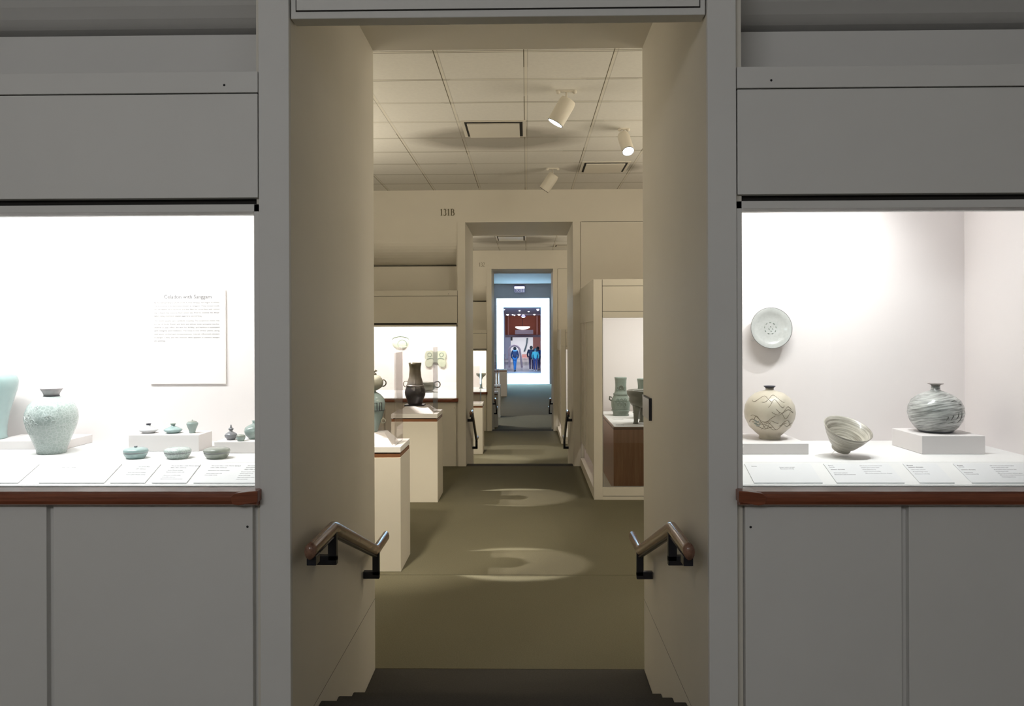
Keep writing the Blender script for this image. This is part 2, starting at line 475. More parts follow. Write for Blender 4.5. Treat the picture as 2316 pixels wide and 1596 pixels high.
# bulkhead over the cases: flat wall that curves back to the case top
def bulkhead(y, x0, x1, ztop_attic, zc, mat, name, zb=None):
    zb = zb or 3.02
    pts = [(y, zc)]
    d = 0.42
    for i in range(13):
        a = (PI / 2) * i / 12
        pts.append((y + d * (1 - math.cos(a)), zb - (zb - ztop_attic - 0.012) * math.sin(a)))
    pts += [(y + d + 0.3, ztop_attic + 0.012), (y + d + 0.3, zc)]
    o = MB().extrude(pts, 'X', x0, x1)
    ob = struct(name, o, mat)
    return ob
bulkhead(Y0, -XO, TXL, 1.79 + 1.137, CEIL, 'wall', 'wall_bulkhead_left', 3.42)
bulkhead(Y0, TXR, XO, 1.79 + 1.128, CEIL, 'wall', 'wall_bulkhead_right', 3.42)
bulkhead(Y1, -XO, TXL, 1.79 + 0.90, CEIL, 'wallw', 'wall_bulkhead_left')
bulkhead(Y2, -XO, TXL, 1.79 + 0.71, CEIL + 0.3, 'wallw', 'wall_bulkhead_left', 2.90)
# wall over the trims, where the room numbers are
for y, zc in ((Y1, CEIL), (Y2, C3)):
    w = MB().box(TXL, TXR, y, y + 0.012, 3.25, zc)
    struct('wall_over_door', w, 'wallw')
# right of the second and third doorways: plain wall with a flush panel joint
for y, F, zj, zc in ((Y1, F1, 3.25, CEIL), (Y2, F2, 3.25, C3)):
    w = MB()
    w.box(TXR, XO, y, y + 0.1, zj, zc)
    w.box(TXR, TXR + 0.001, y, y + 0.1, F, zj)
    w.box(TXR + 0.007, XO, y, y + 0.1, F, zj - 0.006)
    struct('wall_far_right', w, 'wallw')
    struct('trim_3', MB().box(TXR, XO, y + 0.02, y + 0.09, F, zj), 'dark')

# gate housing panel hung over the first doorway
g = thing('gate_housing', 'grey framed gate housing panel hung across the top of the near doorway', 'panel', ((XL + XR) / 2, Y0, 2.87))
hw = (XR - XL) / 2 - 0.004
MB().box(-hw, hw, 0.0, 0.07, 0.0, 0.79).build('frame', 'panel', g, 0.003)
MB().box(-hw + 0.018, hw - 0.018, -0.0035, 0.001, 0.024, 0.79).build('seam', 'dark', g)
MB().box(-hw + 0.0215, hw - 0.0215, -0.006, 0.002, 0.0275, 0.79).build('front_panel', 'panel', g)

# ------------------------------------------------------------------ built-in wall display case
def wall_case(sgn, y, F, xin, xout, xside, attic, mats, label, seams=(), glow_power=60, lamp_col=(1, 0.98, 0.97), lx=None, sill_end=True):
    """xin = edge at the doorway trim, xout = outer end, xside = inner face of the far side lining"""
    pm, lm = mats
    t = thing('display_case', label, 'display case', (xin, y, F))
    s = sgn
    def X(a): return a - xin
    xi, xo = X(xin), X(xout)
    gi = xi + s * 0.021           # window edge beside the doorway
    # lower front panels
    edges = [xi + s * 0.028] + [X(q) for q in seams] + [xo]
    for i in range(len(edges) - 1):
        a, b = edges[i], edges[i + 1]
        MB().box(a + (s * 0.012 if i else 0), b - s * 0.012, -0.003, 0.05, 0.0, 0.858).build('front_panel', pm, t, 0.002)
    MB().box(xi, xo, 0.022, 0.06, 0.0, 0.858).build('recess', pm, t)
    # wooden sill with rounded nose
    prof = [(0.05, 0.856), (-0.03, 0.856), (-0.043, 0.862), (-0.049, 0.874), (-0.049, 0.887), (-0.043, 0.898), (-0.03, 0.903), (0.05, 0.903)]
    sl = MB().extrude(prof, 'X', xi + s * 0.0, xo).build('sill', 'sill', t)
    if sill_end:
        e = [(xi - s * 0.006, 0.871), (xi + s * 0.06, 0.860), (xi + s * 0.082, 0.864), (xi + s * 0.088, 0.888), (xi + s * 0.072, 0.901), (xi + s * 0.025, 0.9075), (xi - s * 0.006, 0.9095)]
        MB().extrude(e, 'Y', -0.053, 0.04).build('sill_end', 'sill', t, 0.002)
    # glass track, pane and frame
    MB().box(gi, xo, 0.052, 0.085, 0.888, 0.904).build('glass_track', 'deck', t)
    MB().box(gi, xo, 0.064, 0.072, 0.904, 1.90).build('glass_pane', 'glass', t)
    fr = MB()
    fr.box(xi, gi, 0.0, 0.10, 0.905, 1.888)
    fr.box(xi, xo, 0.0, 0.10, 1.862, 1.888)
    fr.build('window_frame', pm, t, 0.001)
    # header: dark slot, upper door, rail
    MB().box(xi, xo, 0.03, 0.10, 1.888, 1.91).build('slot', 'dark', t)
    MB().box(xi + s * 0.006, xo, -0.004, 0.05, 1.910, 2.268).build('upper_door', pm, t, 0.002)
    MB().box(xi, xo, 0.008, 0.06, 1.915, 2.343).build('recess', 'dark', t)
    MB().box(xi + s * 0.005, xo, -0.004, 0.05, 2.2725, 2.345).build('rail', pm, t, 0.002)
    r2 = MB().ball((xi + s * 0.121, -0.004, 2.298), 0.0042, sy=0.6, seg=10, rings=6); r2.build('lock', 'screw', t)
    MB().ball((xi + s * 0.046, -0.004, 0.777), 0.0042, sy=0.6, seg=10, rings=6).build('lock', 'screw', t)
    # attic band set back behind the rail
    MB().box(xi, xo, 0.30, 0.36, 2.28, attic - F).build('attic_panel', lm, t)
    MB().box(xi, xo, 0.05, 0.36, 2.28, 2.30).build('case_top', pm, t)
    # inside
    MB().box(xi + s * 0.0, xo, 0.83, 0.86, 0.9, 2.25).build('back_lining', 'case', t)
    xs = X(xside)
    MB().box(xs, xs + s * 0.03, 0.10, 0.83, 0.9, 2.25).build('side_lining', 'case', t)
    MB().box(xi + s * 0.0, xi + s * 0.012, 0.10, 0.83, 0.9, 2.25).build('side_lining', 'case', t)
    MB().box(xi, xo, 0.10, 0.86, 2.24, 2.28).build('inner_ceiling', 'case', t)
    MB().box(xi + s * 0.012, xs, 0.24, 0.83, 0.90, 0.96).build('deck', 'deck', t)
    MB().extrude([(0.086, 0.905), (0.24, 0.9595), (0.24, 0.90), (0.086, 0.89)], 'X', xi + s * 0.012, xs).build('label_rail', 'deck', t)
    MB().box(xs + s * 0.03, xo, -0.002, 0.10, 0.904, 1.888).build('blank_panel', pm, t)
    # fluorescent strip behind the header
    cx = (xin + xside) / 2 if lx is None else lx
    ln = abs(xside - xin) * 0.85 if lx is None else (0.6 if sgn > 0 else 1.3)
    light('AREA', 'case_light', (cx, y + 0.175, F + 2.20), glow_power, lamp_col, target=(cx, y + 0.62, F + 0.96), size=ln, size_y=0.12)
    return t

wall_case(-1, Y0, F0, TXL, -XO + 0.02, -2.7, 1.79 + 1.137, ('wall', 'wall'), 'built-in display case with celadon, text board and wooden sill left of the near doorway', seams=(-1.652,), glow_power=36, lx=-2.03)
wall_case(1, Y0, F0, TXR, XO - 0.02, 1.925, 1.79 + 1.128, ('wall', 'wall'), 'built-in display case with hung plate and brushed vases right of the near doorway', seams=(1.284,), glow_power=12, lx=1.07)
wall_case(-1, Y1, F1, TXL, -XO + 0.02, -2.6, 1.79 + 0.90, ('wallw', 'wallw'), 'lit wall case with stone plaques under the 131B room number', seams=(-1.9,), glow_power=42, lamp_col=(1, 0.95, 0.86))
wall_case(-1, Y2, F2, TXL, -XO + 0.02, -2.6, 1.79 + 0.71, ('wallw', 'wallw'), 'narrow view of a lit wall case beyond the second doorway', seams=(-1.9,), glow_power=32, lamp_col=(1, 0.95, 0.84))

# ------------------------------------------------------------------ handrails
def bracket(mb, y, z, s, wall):
    """black bracket: bar down from the rail, then across to the wall"""
    d = 0.062 * s
    mb.box(-0.0165, 0.0165, y - 0.014, y + 0.014, z - 0.150, z - 0.03)
    mb.box(min(-0.0165, d), max(0.0165, d), y - 0.014, y + 0.014, z - 0.166, z - 0.130)
def handrail(s, ya, yb, yc, yd, za, zc, label, group):
    """s: side of the wall (-1 left, 1 right); origin under the rail"""
    x = (XL + 0.066) if s < 0 else (XR - 0.066)
    t = thing('handrail', label, 'handrail', (x, ya, 0), 0, group)
    Y = lambda q: q - ya
    pts = [(0.0, Y(ya), za - 0.028), (0, Y(ya) + 0.03, za - 0.028), (0, Y(yb) - 0.02, za - 0.028), (0, Y(yb) + 0.02, za - 0.036), (0, Y(yc) - 0.02, zc - 0.020), (0, Y(yc) + 0.02, zc - 0.028), (0, Y(yd), zc - 0.028)]
    MB().tube(pts, 0.0185, 14, ry=0.028, up=(0, 0, 1)).build('rail', 'rail', t)
    pb = [(p[0], p[1], p[2] - 0.031) for p in pts[1:-1]]
    MB().tube(pb, 0.0105, 6, ry=0.006, up=(0, 0, 1)).build('support_bar', 'iron', t)
    MB().box(-0.0165, 0.0165, 0.02, 0.075, za - 0.082, za - 0.05).build('end_block', 'iron', t, 0.002)
    for (yy, zz) in ((Y(yb) - 0.01, za), (Y(yc) + 0.01, zc)):
        m = MB(); bracket(m, yy, zz, s, None); m.build('bracket', 'iron', t, 0.002)
    return t
handrail(-1, 2.81, 3.157, 4.04, 4.33, 1.066, 0.742, 'wooden handrail on black brackets, left wall of the near steps', 'near stair handrails')
handrail(1, 2.81, 3.157, 4.04, 4.33, 1.066, 0.742, 'wooden handrail on black brackets, right wall of the near steps', 'near stair handrails')
handrail(-1, 10.93, 11.2, 12.15, 12.42, 0.735, 0.225, 'dark handrail, left side of the steps under the 131B number', 'second stair handrails')
handrail(1, 10.93, 11.2, 12.15, 12.42, 0.735, 0.225, 'dark handrail, right side of the steps beside the bronze case', 'second stair handrails')
handrail(-1, 19.15, 19.45, 20.2, 20.6, 0.235, -0.07, 'small dark handrail, left side of the farthest steps', 'third stair handrails')
handrail(1, 19.15, 19.45, 20.2, 20.6, 0.235, -0.07, 'small dark handrail, right side of the farthest steps', 'third stair handrails')

# plaque on the right jamb
p = thing('wall_plaque', 'small silver plaque with dark edge on right wall of near passage', 'plaque', (XR, 4.2, 1.40))
MB().box(-0.012, 0.0, -0.11, 0.12, -0.05, 0.055).build('plate', 'metal', p)
MB().box(-0.014, 0.0, -0.118, -0.109, -0.053, 0.058).build('edge', 'iron', p)
MB().box(-0.0145, -0.002, -0.112, 0.12, 0.053, 0.058).build('edge', 'iron', p)

# ------------------------------------------------------------------ room numbers
def ribbon(mb, pts, w, y0=0.0, d=0.004):
    """flat stroke in the XZ plane, w may vary per point"""
    n = len(pts); ws = w if isinstance(w, (list, tuple)) else [w] * n
    L = []; R = []
    for i in range(n):
        a = Vector(pts[max(i - 1, 0)]); b = Vector(pts[min(i + 1, n - 1)])
        t = (b - a).normalized(); nn = Vector((-t.y, t.x)) * ws[i] / 2
        q = Vector(pts[i]); L.append(q + nn); R.append(q - nn)
    for i in range(n - 1):
        P = [L[i], R[i], R[i + 1], L[i + 1]]
        mb.hexa([(q.x, y0, q.y) for q in P], [(q.x, y0 - d, q.y) for q in P])
def arc(cx, cz, rx, rz, a0, a1, n=12):
    return [(cx + rx * math.cos(math.radians(a0 + (a1 - a0) * i / n)), cz + rz * math.sin(math.radians(a0 + (a1 - a0) * i / n))) for i in range(n + 1)]
def serif(ch, mb, x, h):
    th = h * 0.13; tn = h * 0.05
    if ch == '1':
        ribbon(mb, [(x + .2 * h, 0), (x + .2 * h, h)], th)
        ribbon(mb, [(x + .06 * h, tn / 2), (x + .34 * h, tn / 2)], tn)
        ribbon(mb, [(x + .04 * h, .84 * h), (x + .2 * h, .97 * h)], tn * 1.3)
        return .44 * h
    if ch == '3':
        a = arc(x + .2 * h, .74 * h, .16 * h, .24 * h, 150, -80, 12)
        b = arc(x + .18 * h, .27 * h, .21 * h, .26 * h, 85, -150, 14)
        ribbon(mb, a, [tn + (th - tn) * math.sin(PI * i / 12) for i in range(13)])
        ribbon(mb, b, [tn + (th - tn) * math.sin(PI * i / 14) for i in range(15)])
        return .52 * h
    if ch == '2':
        a = arc(x + .22 * h, .74 * h, .18 * h, .24 * h, 160, -35, 12) + [(x + .05 * h, .06 * h)]
        ribbon(mb, a, [tn + (th - tn) * math.sin(PI * i / 13) for i in range(14)])
        ribbon(mb, [(x + .02 * h, .04 * h), (x + .42 * h, .04 * h)], th * .8)
        return .52 * h
    if ch == 'B':
        ribbon(mb, [(x + .14 * h, 0), (x + .14 * h, h)], th)
        ribbon(mb, [(x + .02 * h, tn / 2), (x + .34 * h, tn / 2)], tn)
        ribbon(mb, [(x + .02 * h, h - tn / 2), (x + .32 * h, h - tn / 2)], tn)
        ribbon(mb, arc(x + .28 * h, .75 * h, .20 * h, .235 * h, 90, -90, 10), [tn + (th - tn) * math.sin(PI * i / 10) for i in range(11)])
        ribbon(mb, arc(x + .28 * h, .27 * h, .26 * h, .255 * h, 90, -90, 10), [tn + (th - tn) * math.sin(PI * i / 10) for i in range(11)])
        ribbon(mb, [(x + .14 * h, .52 * h), (x + .3 * h, .52 * h)], tn)
        return .6 * h
M['brass'] = plain('dull_brass', (0.14, 0.12, 0.06), 0.5)
M['num2'] = plain('grey_number', (0.30, 0.27, 0.21), 0.6)
def room_number(txt, loc, h, mat, label):
    mb = MB(); x = 0.0
    for ch in txt: x += serif(ch, mb, x, h) + .06 * h
    o = mb.build('room_number', mat, None, 0, loc)
    tag(o, label, 'number')
q = at(995.5, 487.5, Y1)
room_number('131B', (q.x, Y1 - 0.0005, q.z), 0.088, 'brass', 'dark serif room number 131B on the wall over the second doorway')
q = at(1083, 602.5, Y2)
room_number('132', (q.x, Y2 - 0.0005, q.z), 0.09, 'num2', 'faint serif room number 132 on the wall over the third doorway')

# ------------------------------------------------------------------ ceiling fittings in the second gallery
def diffuser(x0, x1, y0, y1, label, group='slot diffusers'):
    cx, cy = (x0 + x1) / 2, (y0 + y1) / 2
    hx, hy = (x1 - x0) / 2, (y1 - y0) / 2
    t = thing('air_diffuser', label, 'air vent', (cx, cy, CEIL), 0, group)
    MB().box(-hx - 0.03, hx + 0.03, -hy - 0.035, hy + 0.03, -0.006, 0.0).build('surround', 'lampw', t)
    MB().box(-hx, hx, -hy, hy, -0.0085, -0.006).build('slot', 'dark', t)
    MB().box(-hx + 0.022, hx - 0.028, -hy + 0.03, hy, -0.02, -0.0085).build('plate', 'lampw', t, 0.002)
diffuser(-0.555, -0.03, 7.38, 7.92, 'square ceiling air vent with sooty tiles around it, nearest of the vents')
diffuser(0.655, 1.14, 9.2, 9.72, 'square ceiling air vent behind the spotlight with the bright round lens')
diffuser(-0.58, -0.03, 16.2, 16.95, 'sooty ceiling air vent seen through the second doorway')
diffuser(0.64, 1.1, 17.9, 18.25, 'small slot air vent at right beyond the second doorway')

def spotlight(loc, aim, label, L=0.2, r=0.073, lit='lens', drop=0.14, rail=0.13):
    t = thing('ceiling_spotlight', label, 'spotlight', (loc[0], loc[1], CEIL), 0, 'spotlights in the tiled gallery ceiling')
    b = MB().box(-rail / 2, rail / 2, -0.012, 0.012, -0.014, 0.0)
    b.ball((-rail / 2, 0, -0.012), 0.018, seg=12, rings=8).ball((rail / 2, 0, -0.012), 0.018, seg=12, rings=8)
    b.build('mounting_bar', 'lampw', t)
    a = Vector(aim).normalized()
    top = Vector((0, 0, -drop))
    MB().cyl((0, 0, -0.01), (0, 0, -drop - 0.02), 0.008, 10).build('stem', 'lampw', t)
    c0 = top + Vector((0, 0, -0.015)); 
    back = c0 - a * 0.035; front = c0 + a * (L - 0.035)
    h = MB().tube([back, back + a * 0.004, back + a * 0.03, front - a * 0.004, front], [r * 0.86, r * 0.9, r, r, r * 0.98], 32)
    h.build('housing', 'lampw', t)
    MB().tube([front + a * 0.0002, front + a * 0.003], [r * 0.99, r * 0.96], 32).build('trim_ring', 'iron', t)
    MB().tube([front + a * 0.003, front + a * 0.005], [r * 0.88, r * 0.86], 32).build('lens', lit, t)
    return t
p1 = at(1281, 203, 6.45); p2 = at(1411, 290, 7.67); p3 = at(1250, 378, 9.5)
spotlight((p1.x, 6.45), (-0.50, 0.05, -0.85), 'white cylinder spotlight aimed down left, largest of the ceiling spotlights', L=0.205, r=0.067, drop=0.09)
spotlight((p2.x, 7.67), (0.13, -0.52, -0.75), 'white cylinder spotlight with bright round lens facing the near doorway', L=0.22, r=0.057, drop=0.07, rail=0.08)
spotlight((p3.x, 9.5), (-0.56, 0.16, -0.80), 'unlit white cylinder spotlight nearest the 131B wall', lit='dark', L=0.21, r=0.064, drop=0.09, rail=0.12)
light('SPOT', 'spot_beam', (p1.x - 0.14, 6.46, CEIL - 0.34), 60, (1, 0.95, 0.88), aim=(-0.42, -0.1, -0.55), spot=50, radius=0.05)
light('SPOT', 'spot_beam', (p2.x + 0.05, 7.35, CEIL - 0.35), 45, (1, 0.95, 0.88), aim=(0.12, -0.66, -0.62), spot=50, radius=0.05)

# ------------------------------------------------------------------ pedestals
def pedestal(cx, cy, F, w, d, h, label, vh=0.70, mat='wallw', vit=True, group='white pedestals along the left wall'):
    t = thing('pedestal', label, 'pedestal', (cx, cy, F), 0, group)
    a, b = w / 2, d / 2
    MB().box(-a, a, -b, b, 0.0, h - 0.080).build('body', mat, t, 0.002)
    MB().box(-a + .004, a - .004, -b + .004, b - .004, h - 0.080, h - 0.052).build('wooden_band', 'band', t)
    MB().box(-a + .02, a - .02, -b + .02, b - .02, h - 0.052, h - 0.043).build('shadow_gap', 'dark', t)
    MB().box(-a, a, -b, b, h - 0.043, h).build('cap', 'deck', t, 0.002)
    if vit:
        k = 0.047; th = 0.006; z0, z1 = h, h + vh
        v = MB()
        for (x0, x1, y0, y1, zz0, zz1) in ((-a + k, a - k, -b + k, -b + k + th, z0, z1), (-a + k, a - k, b - k - th, b - k, z0, z1),
                                           (-a + k, -a + k + th, -b + k + th, b - k - th, z0, z1), (a - k - th, a - k, -b + k + th, b - k - th, z0, z1),
                                           (-a + k, a - k, -b + k, b - k, z1, z1 + th)):
            v.box(x0, x1, y0, y1, zz0, zz1)
        v.build('acrylic_cover', 'acrylic', t)
    return t
pedestal(-1.19, 6.375, F1, 0.49, 0.49, 0.933, 'white pedestal with wooden band under the gourd ewer, nearest of all')
pedestal(-1.185, 8.90, F1, 0.49, 0.54, 0.928, 'white pedestal with wooden band under the dark bronze jar')
pedestal(-1.08, 15.75, F2, 0.49, 0.50, 0.95, 'white pedestal just beyond the second doorway on the left')
pedestal(-1.04, 22.65, F3, 0.49, 0.50, 0.95, 'cream pedestal just beyond the third doorway', vh=0.75)
pedestal(-1.05, 25.2, F3, 0.49, 0.50, 0.98, 'pedestal behind the cream one beyond the third doorway', vh=0.7)
pedestal(-1.08, 33.4, F3, 0.56, 0.60, 1.08, 'lone pedestal with glowing white top before the bright opening', vh=0.6)

def frustum(cx, cy, z, wb, db, wt, dt, h, label, group=None):
    b = [(-wb / 2, -db / 2, 0), (wb / 2, -db / 2, 0), (wb / 2, db / 2, 0), (-wb / 2, db / 2, 0)]
    t = [(-wt / 2, -dt / 2, h), (wt / 2, -dt / 2, h), (wt / 2, dt / 2, h), (-wt / 2, dt / 2, h)]
    o = MB().hexa(b, t).build('display_mount', 'deck', None, 0, (cx, cy, z))
    return tag(o, label, 'mount', group)
frustum(-1.19, 6.375, 0.933, 0.34, 0.33, 0.19, 0.15, 0.085, 'white sloping mount block under the gourd ewer')
frustum(-1.185, 8.90, 0.928, 0.39, 0.40, 0.235, 0.20, 0.065, 'white sloping mount block under the dark bronze jar')

# gourd-shaped ewer on the first pedestal
t = thing('gourd_ewer', 'pale gourd-shaped ewer with loop handles and lid on nearest pedestal', 'ewer', (-1.205, 6.375, 1.0185))
MB().lathe([(0.038, 0), (0.046, 0.006), (0.05, 0.02), (0.066, 0.07), (0.088, 0.13), (0.101, 0.19), (0.103, 0.225), (0.093, 0.26), (0.066, 0.29), (0.036, 0.308), (0.03, 0.318)], 40).build('body', 'cel_blue', t)
MB().lathe([(0.03, 0.318), (0.05, 0.325), (0.078, 0.345), (0.09, 0.372), (0.088, 0.40), (0.066, 0.428), (0.036, 0.442)], 36).build('upper_bulb', 'greenst', t)
MB().lathe([(0.038, 0.442), (0.036, 0.452), (0.018, 0.462), (0.008, 0.468)], 20).build('lid', 'bronze', t)
MB().tube([(0.012, 0, 0.462), (0.03, 0, 0.474), (0.042, 0, 0.47)], [0.008, 0.009, 0.003], 8).build('lid_leaf', 'bronze', t)
lp = [(0.075 + 0.03 * math.sin(PI * i / 10), 0, 0.355 + 0.05 * i / 10 + 0.006 * math.sin(2 * PI * i / 10)) for i in range(11)]
lp = [(0.085 + 0.028 * math.sin(PI * i / 10), -0.01, 0.352 + 0.052 * (1 - math.cos(PI * i / 10)) / 2) for i in range(11)]
MB().tube(lp, 0.005, 8).build('handle', 'bronze', t)
rg = [(0.092 + 0.016 * math.cos(2 * PI * i / 16), -0.02, 0.085 + 0.017 * math.sin(2 * PI * i / 16)) for i in range(16)]
MB().tube(rg, 0.004, 6, closed=True).build('ring', 'greenst', t)
m = MB()
for (th, z) in ((-70, 0.2), (-45, 0.2)):
    a0 = math.radians(th)
    r = 0.1035
    pp = [(r * math.cos(a0 + u), r * math.sin(a0 + u), z + w) for u, w in ((0, 0.03), (0.22, 0.03), (0.22, -0.03), (0, -0.03))]
    m.tube(pp, 0.003, 6, closed=True)
m.tube([(0.1025 * math.cos(math.radians(a)), 0.1025 * math.sin(math.radians(a)), 0.168) for a in range(-110, 21, 10)], 0.0018, 6)
m.build('inlay', 'darkrim', t)

# dark bronze jar on the second pedestal
t = thing('bronze_jar', 'tall dark bronze jar with flared neck and ring handle on second pedestal', 'jar', (at(939, 900, 8.9).x, 8.90, 0.9935))
MB().box(-0.105, 0.105, -0.09, 0.09, 0.0, 0.014).build('stand', 'iron', t)
k = 1 / 209.0
pr = [(15, 0), (17, 4), (17.5, 8), (20, 14), (22.5, 20), (23.5, 27), (22.5, 33), (20, 39), (18.5, 43), (18.8, 45), (17.8, 48), (16.2, 55), (14.2, 61), (13.2, 70), (12.6, 78), (13, 85), (14, 90), (14.7, 94), (13.6, 94), (12, 84), (11.5, 70)]
MB().lathe([(r * k, 0.014 + z * k) for r, z in pr], 44).build('body', 'hu', t)
rg = [(-0.098 + 0.028 * math.cos(2 * PI * i / 20), -0.01, 0.235 + 0.031 * math.sin(2 * PI * i / 20)) for i in range(20)]
MB().tube(rg, 0.0042, 6, closed=True).build('ring_handle', 'brass', t)
MB().lathe([(0.092, 0.212), (0.1, 0.214), (0.1, 0.222), (0.09, 0.225)], 40).build('collar', 'metal', t)

# inside the 131B wall case
pb = Y1 + 0.83
c = at(906, 776, pb)
t = thing('stone_plaque', 'rounded pale green carved stone hung high in the 131B case', 'plaque', (c.x, pb, c.z))
m = MB()
prof = [(0.01, 0.032), (0.07, 0.03), (0.1, 0.022), (0.118, 0.008), (0.12, 0.0)]
m.lathe([(0.12, 0), (0.118, 0.008), (0.1, 0.022), (0.07, 0.03), (0.01, 0.032)], 36, sy=0.75)
o = m.build('disc', 'greenst', t); o.rotation_euler = (PI / 2, 0, 0)
m = MB().tube([(-0.12, 0, 0.055), (-0.09, -0.01, 0.085), (0, -0.012, 0.102), (0.09, -0.01, 0.085), (0.12, 0, 0.055)], 0.006, 8)
m.tube([(0.11 * math.cos(math.radians(a)) * .6 + .03, -0.03, 0.06 * math.sin(math.radians(a)) - .01) for a in range(0, 360, 30)], 0.006, 6, closed=True)
m.build('carving', 'verd', t)
c = at(985.5, 811, pb)
t = thing('carved_tile', 'pale green two-lobed carved tile hung low in the 131B case', 'tile', (c.x, pb, c.z))
def lobe(s):
    p = [(-0.006, 0.09), (0.06, 0.128), (0.12, 0.125), (0.15, 0.09), (0.155, 0.03), (0.140, -0.01), (0.152, -0.05), (0.145, -0.1), (0.11, -0.122), (0.06, -0.115), (0.03, -0.06), (-0.006, -0.05)]
    return [(x * s, z) for x, z in p]
for s in (-1, 1):
    MB().extrude(lobe(s), 'Y', -0.03, 0.0).build('lobe', 'greenst', t, 0.008)
m = MB()
for s in (-1, 1):
    m.tube([(s * 0.03, -0.032, 0.0), (s * 0.07, -0.033, 0.015), (s * 0.12, -0.032, -0.005)], 0.006, 6)
    m.tube([(s * (0.085 + 0.028 * math.cos(a * PI / 6)), -0.031, 0.06 + 0.028 * math.sin(a * PI / 6)) for a in range(12)], 0.005, 6, closed=True)
m.build('carving', 'verd', t)
c = at(958, 880, Y1 + 0.4)
t = thing('handled_pan', 'grey bronze pan with a ring handle on the deck of the 131B case', 'pan', (c.x, Y1 + 0.4, 0.96))
MB().lathe([(0.11, 0), (0.14, 0.012), (0.145, 0.02)], 36, (0, 0, 0), None, 1, 0.7).build('foot', 'metal', t)
MB().lathe([(0.12, 0.02), (0.155, 0.04), (0.165, 0.09), (0.16, 0.13), (0.17, 0.135), (0.155, 0.132), (0.14, 0.05)], 40, (0, 0, 0), None, 1, 0.7).build('body', 'bronze', t)
rg = [(0.19 + 0.04 * math.cos(2 * PI * i / 20), 0, 0.105 + 0.042 * math.sin(2 * PI * i / 20)) for i in range(20)]
MB().tube(rg, 0.0075, 8, closed=True).build('ring_handle', 'iron', t)

# something small in the third wall case
c = at(1088, 840, Y2 + 0.45)
t = thing('footed_bowl', 'small dark footed bowl in the wall case beyond the second doorway', 'bowl', (c.x, Y2 + 0.45, F2 + 0.96))
MB().lathe([(0.06, 0), (0.03, 0.02), (0.02, 0.2), (0.05, 0.26), (0.11, 0.31), (0.12, 0.36), (0.105, 0.355), (0.04, 0.28)], 28).build('body', 'bronze', t)

# ------------------------------------------------------------------ walk-in glazed case (right side)
def walk_in(yf, yb, F, xl, xr, label, lit):
    t = thing('glazed_case', label, 'display case', (xl, yf, F))
    D = yb - yf - 0.012; Wd = xr - xl
    H = 2.346
    MB().box(0, 0.092, 0, 0.092, 0, H).build('corner_post', 'wallw', t, 0.002)
    f = MB().box(0.097, Wd, 0.0, 0.06, 2.275, H); f.build('top_rail', 'wallw', t, 0.001)
    MB().box(0.097, Wd, 0.001, 0.06, 2.006, 2.271).build('header_panel', 'wallw', t, 0.001)
    MB().box(0.097, Wd, 0.001, 0.06, 1.935, 2.002).build('lower_rail', 'wallw', t, 0.001)
    MB().box(0.088, Wd, 0.01, 0.055, 1.94, H - 0.003).build('seam_backing', 'dark', t)
    MB().box(0.092, 0.103, 0.03, 0.09, 0.12, 1.935).build('glass_bead', 'metal', t)
    MB().box(0.103, Wd, 0.04, 0.048, 0.13, 1.935).build('glass_pane', 'glass', t)
    MB().box(0.092, Wd, 0.0, 0.09, 0.04, 0.13).build('base_sill', 'wallw', t, 0.002)
    MB().box(0.092, Wd, 0.006, 0.09, 0.03, 0.042).build('base_gap', 'dark', t)
    MB().box(0.092, Wd, -0.004, 0.09, 0.0, 0.034).build('base_board', 'wallw', t)
    # side facing the passage
    MB().box(0.0, 0.05, 0.092, D, 1.90, H).build('side_header', 'wallw', t)
    sp = MB()
    sp.box(0.012, 0.03, 0.092, D, 0.33, 1.90)
    sp.build('side_panel', 'wallw', t)
    MB().box(0.0, 0.05, 0.092, D, 0.0, 0.11).build('side_base', 'wallw', t)
    for yy in (D * 0.5, D * 0.54, D * 0.72, D * 0.96):
        MB().box(0.002, 0.03, yy, yy + 0.03, 0.33, 1.90).build('stile', 'wallw', t)
    MB().box(0.010, 0.014, D * 0.53, D * 0.535, 0.33, 1.90).build('stile_gap', 'dark', t)
    # inside
    MB().box(0.05, Wd, D - 0.02, D, 0.05, 2.28).build('back_lining', 'case', t)
    MB().box(0.05, Wd, 0.09, D - 0.02, 0.0, 0.06).build('case_floor', 'wallw', t)
    MB().box(0.03, Wd, 0.092, D, 2.28, 2.30).build('case_ceiling', 'case', t)
    MB().box(Wd - 0.03, Wd, 0.09, D - 0.02, 0.06, 2.28).build('side_lining', 'case', t)
    light('AREA', 'case_light', (xl + Wd * 0.5, yf + D * 0.45, F + 2.22), lit, (1, 0.95, 0.88), aim=(0, 0.25, -1), size=Wd * 0.7, size_y=0.5)
    return t
walk_in(8.765, Y1, F1, 0.712, 3.0, 'large floor-standing glazed case with bronzes on a wooden plinth', 26)
walk_in(16.9, Y2, F2, 0.705, 3.0, 'floor-standing glazed case edge seen beyond the second doorway', 26)
t = thing('plinth', 'reddish wooden plinth with white top inside the large glazed case', 'plinth', (0.94, 8.95, 0.061))
MB().box(0, 1.7, 0, 1.75, 0, 0.665).build('body', 'plinth', t)
MB().box(0, 1.7, 0, 1.75, 0.665, 0.672).build('shadow_gap', 'dark', t)
MB().box(0, 1.7, 0, 1.75, 0.672, 0.691).build('edge', 'band', t)
MB().box(0.012, 1.69, 0.002, 1.74, 0.691, 0.694).build('top', 'deck', t)
PT = 0.7555
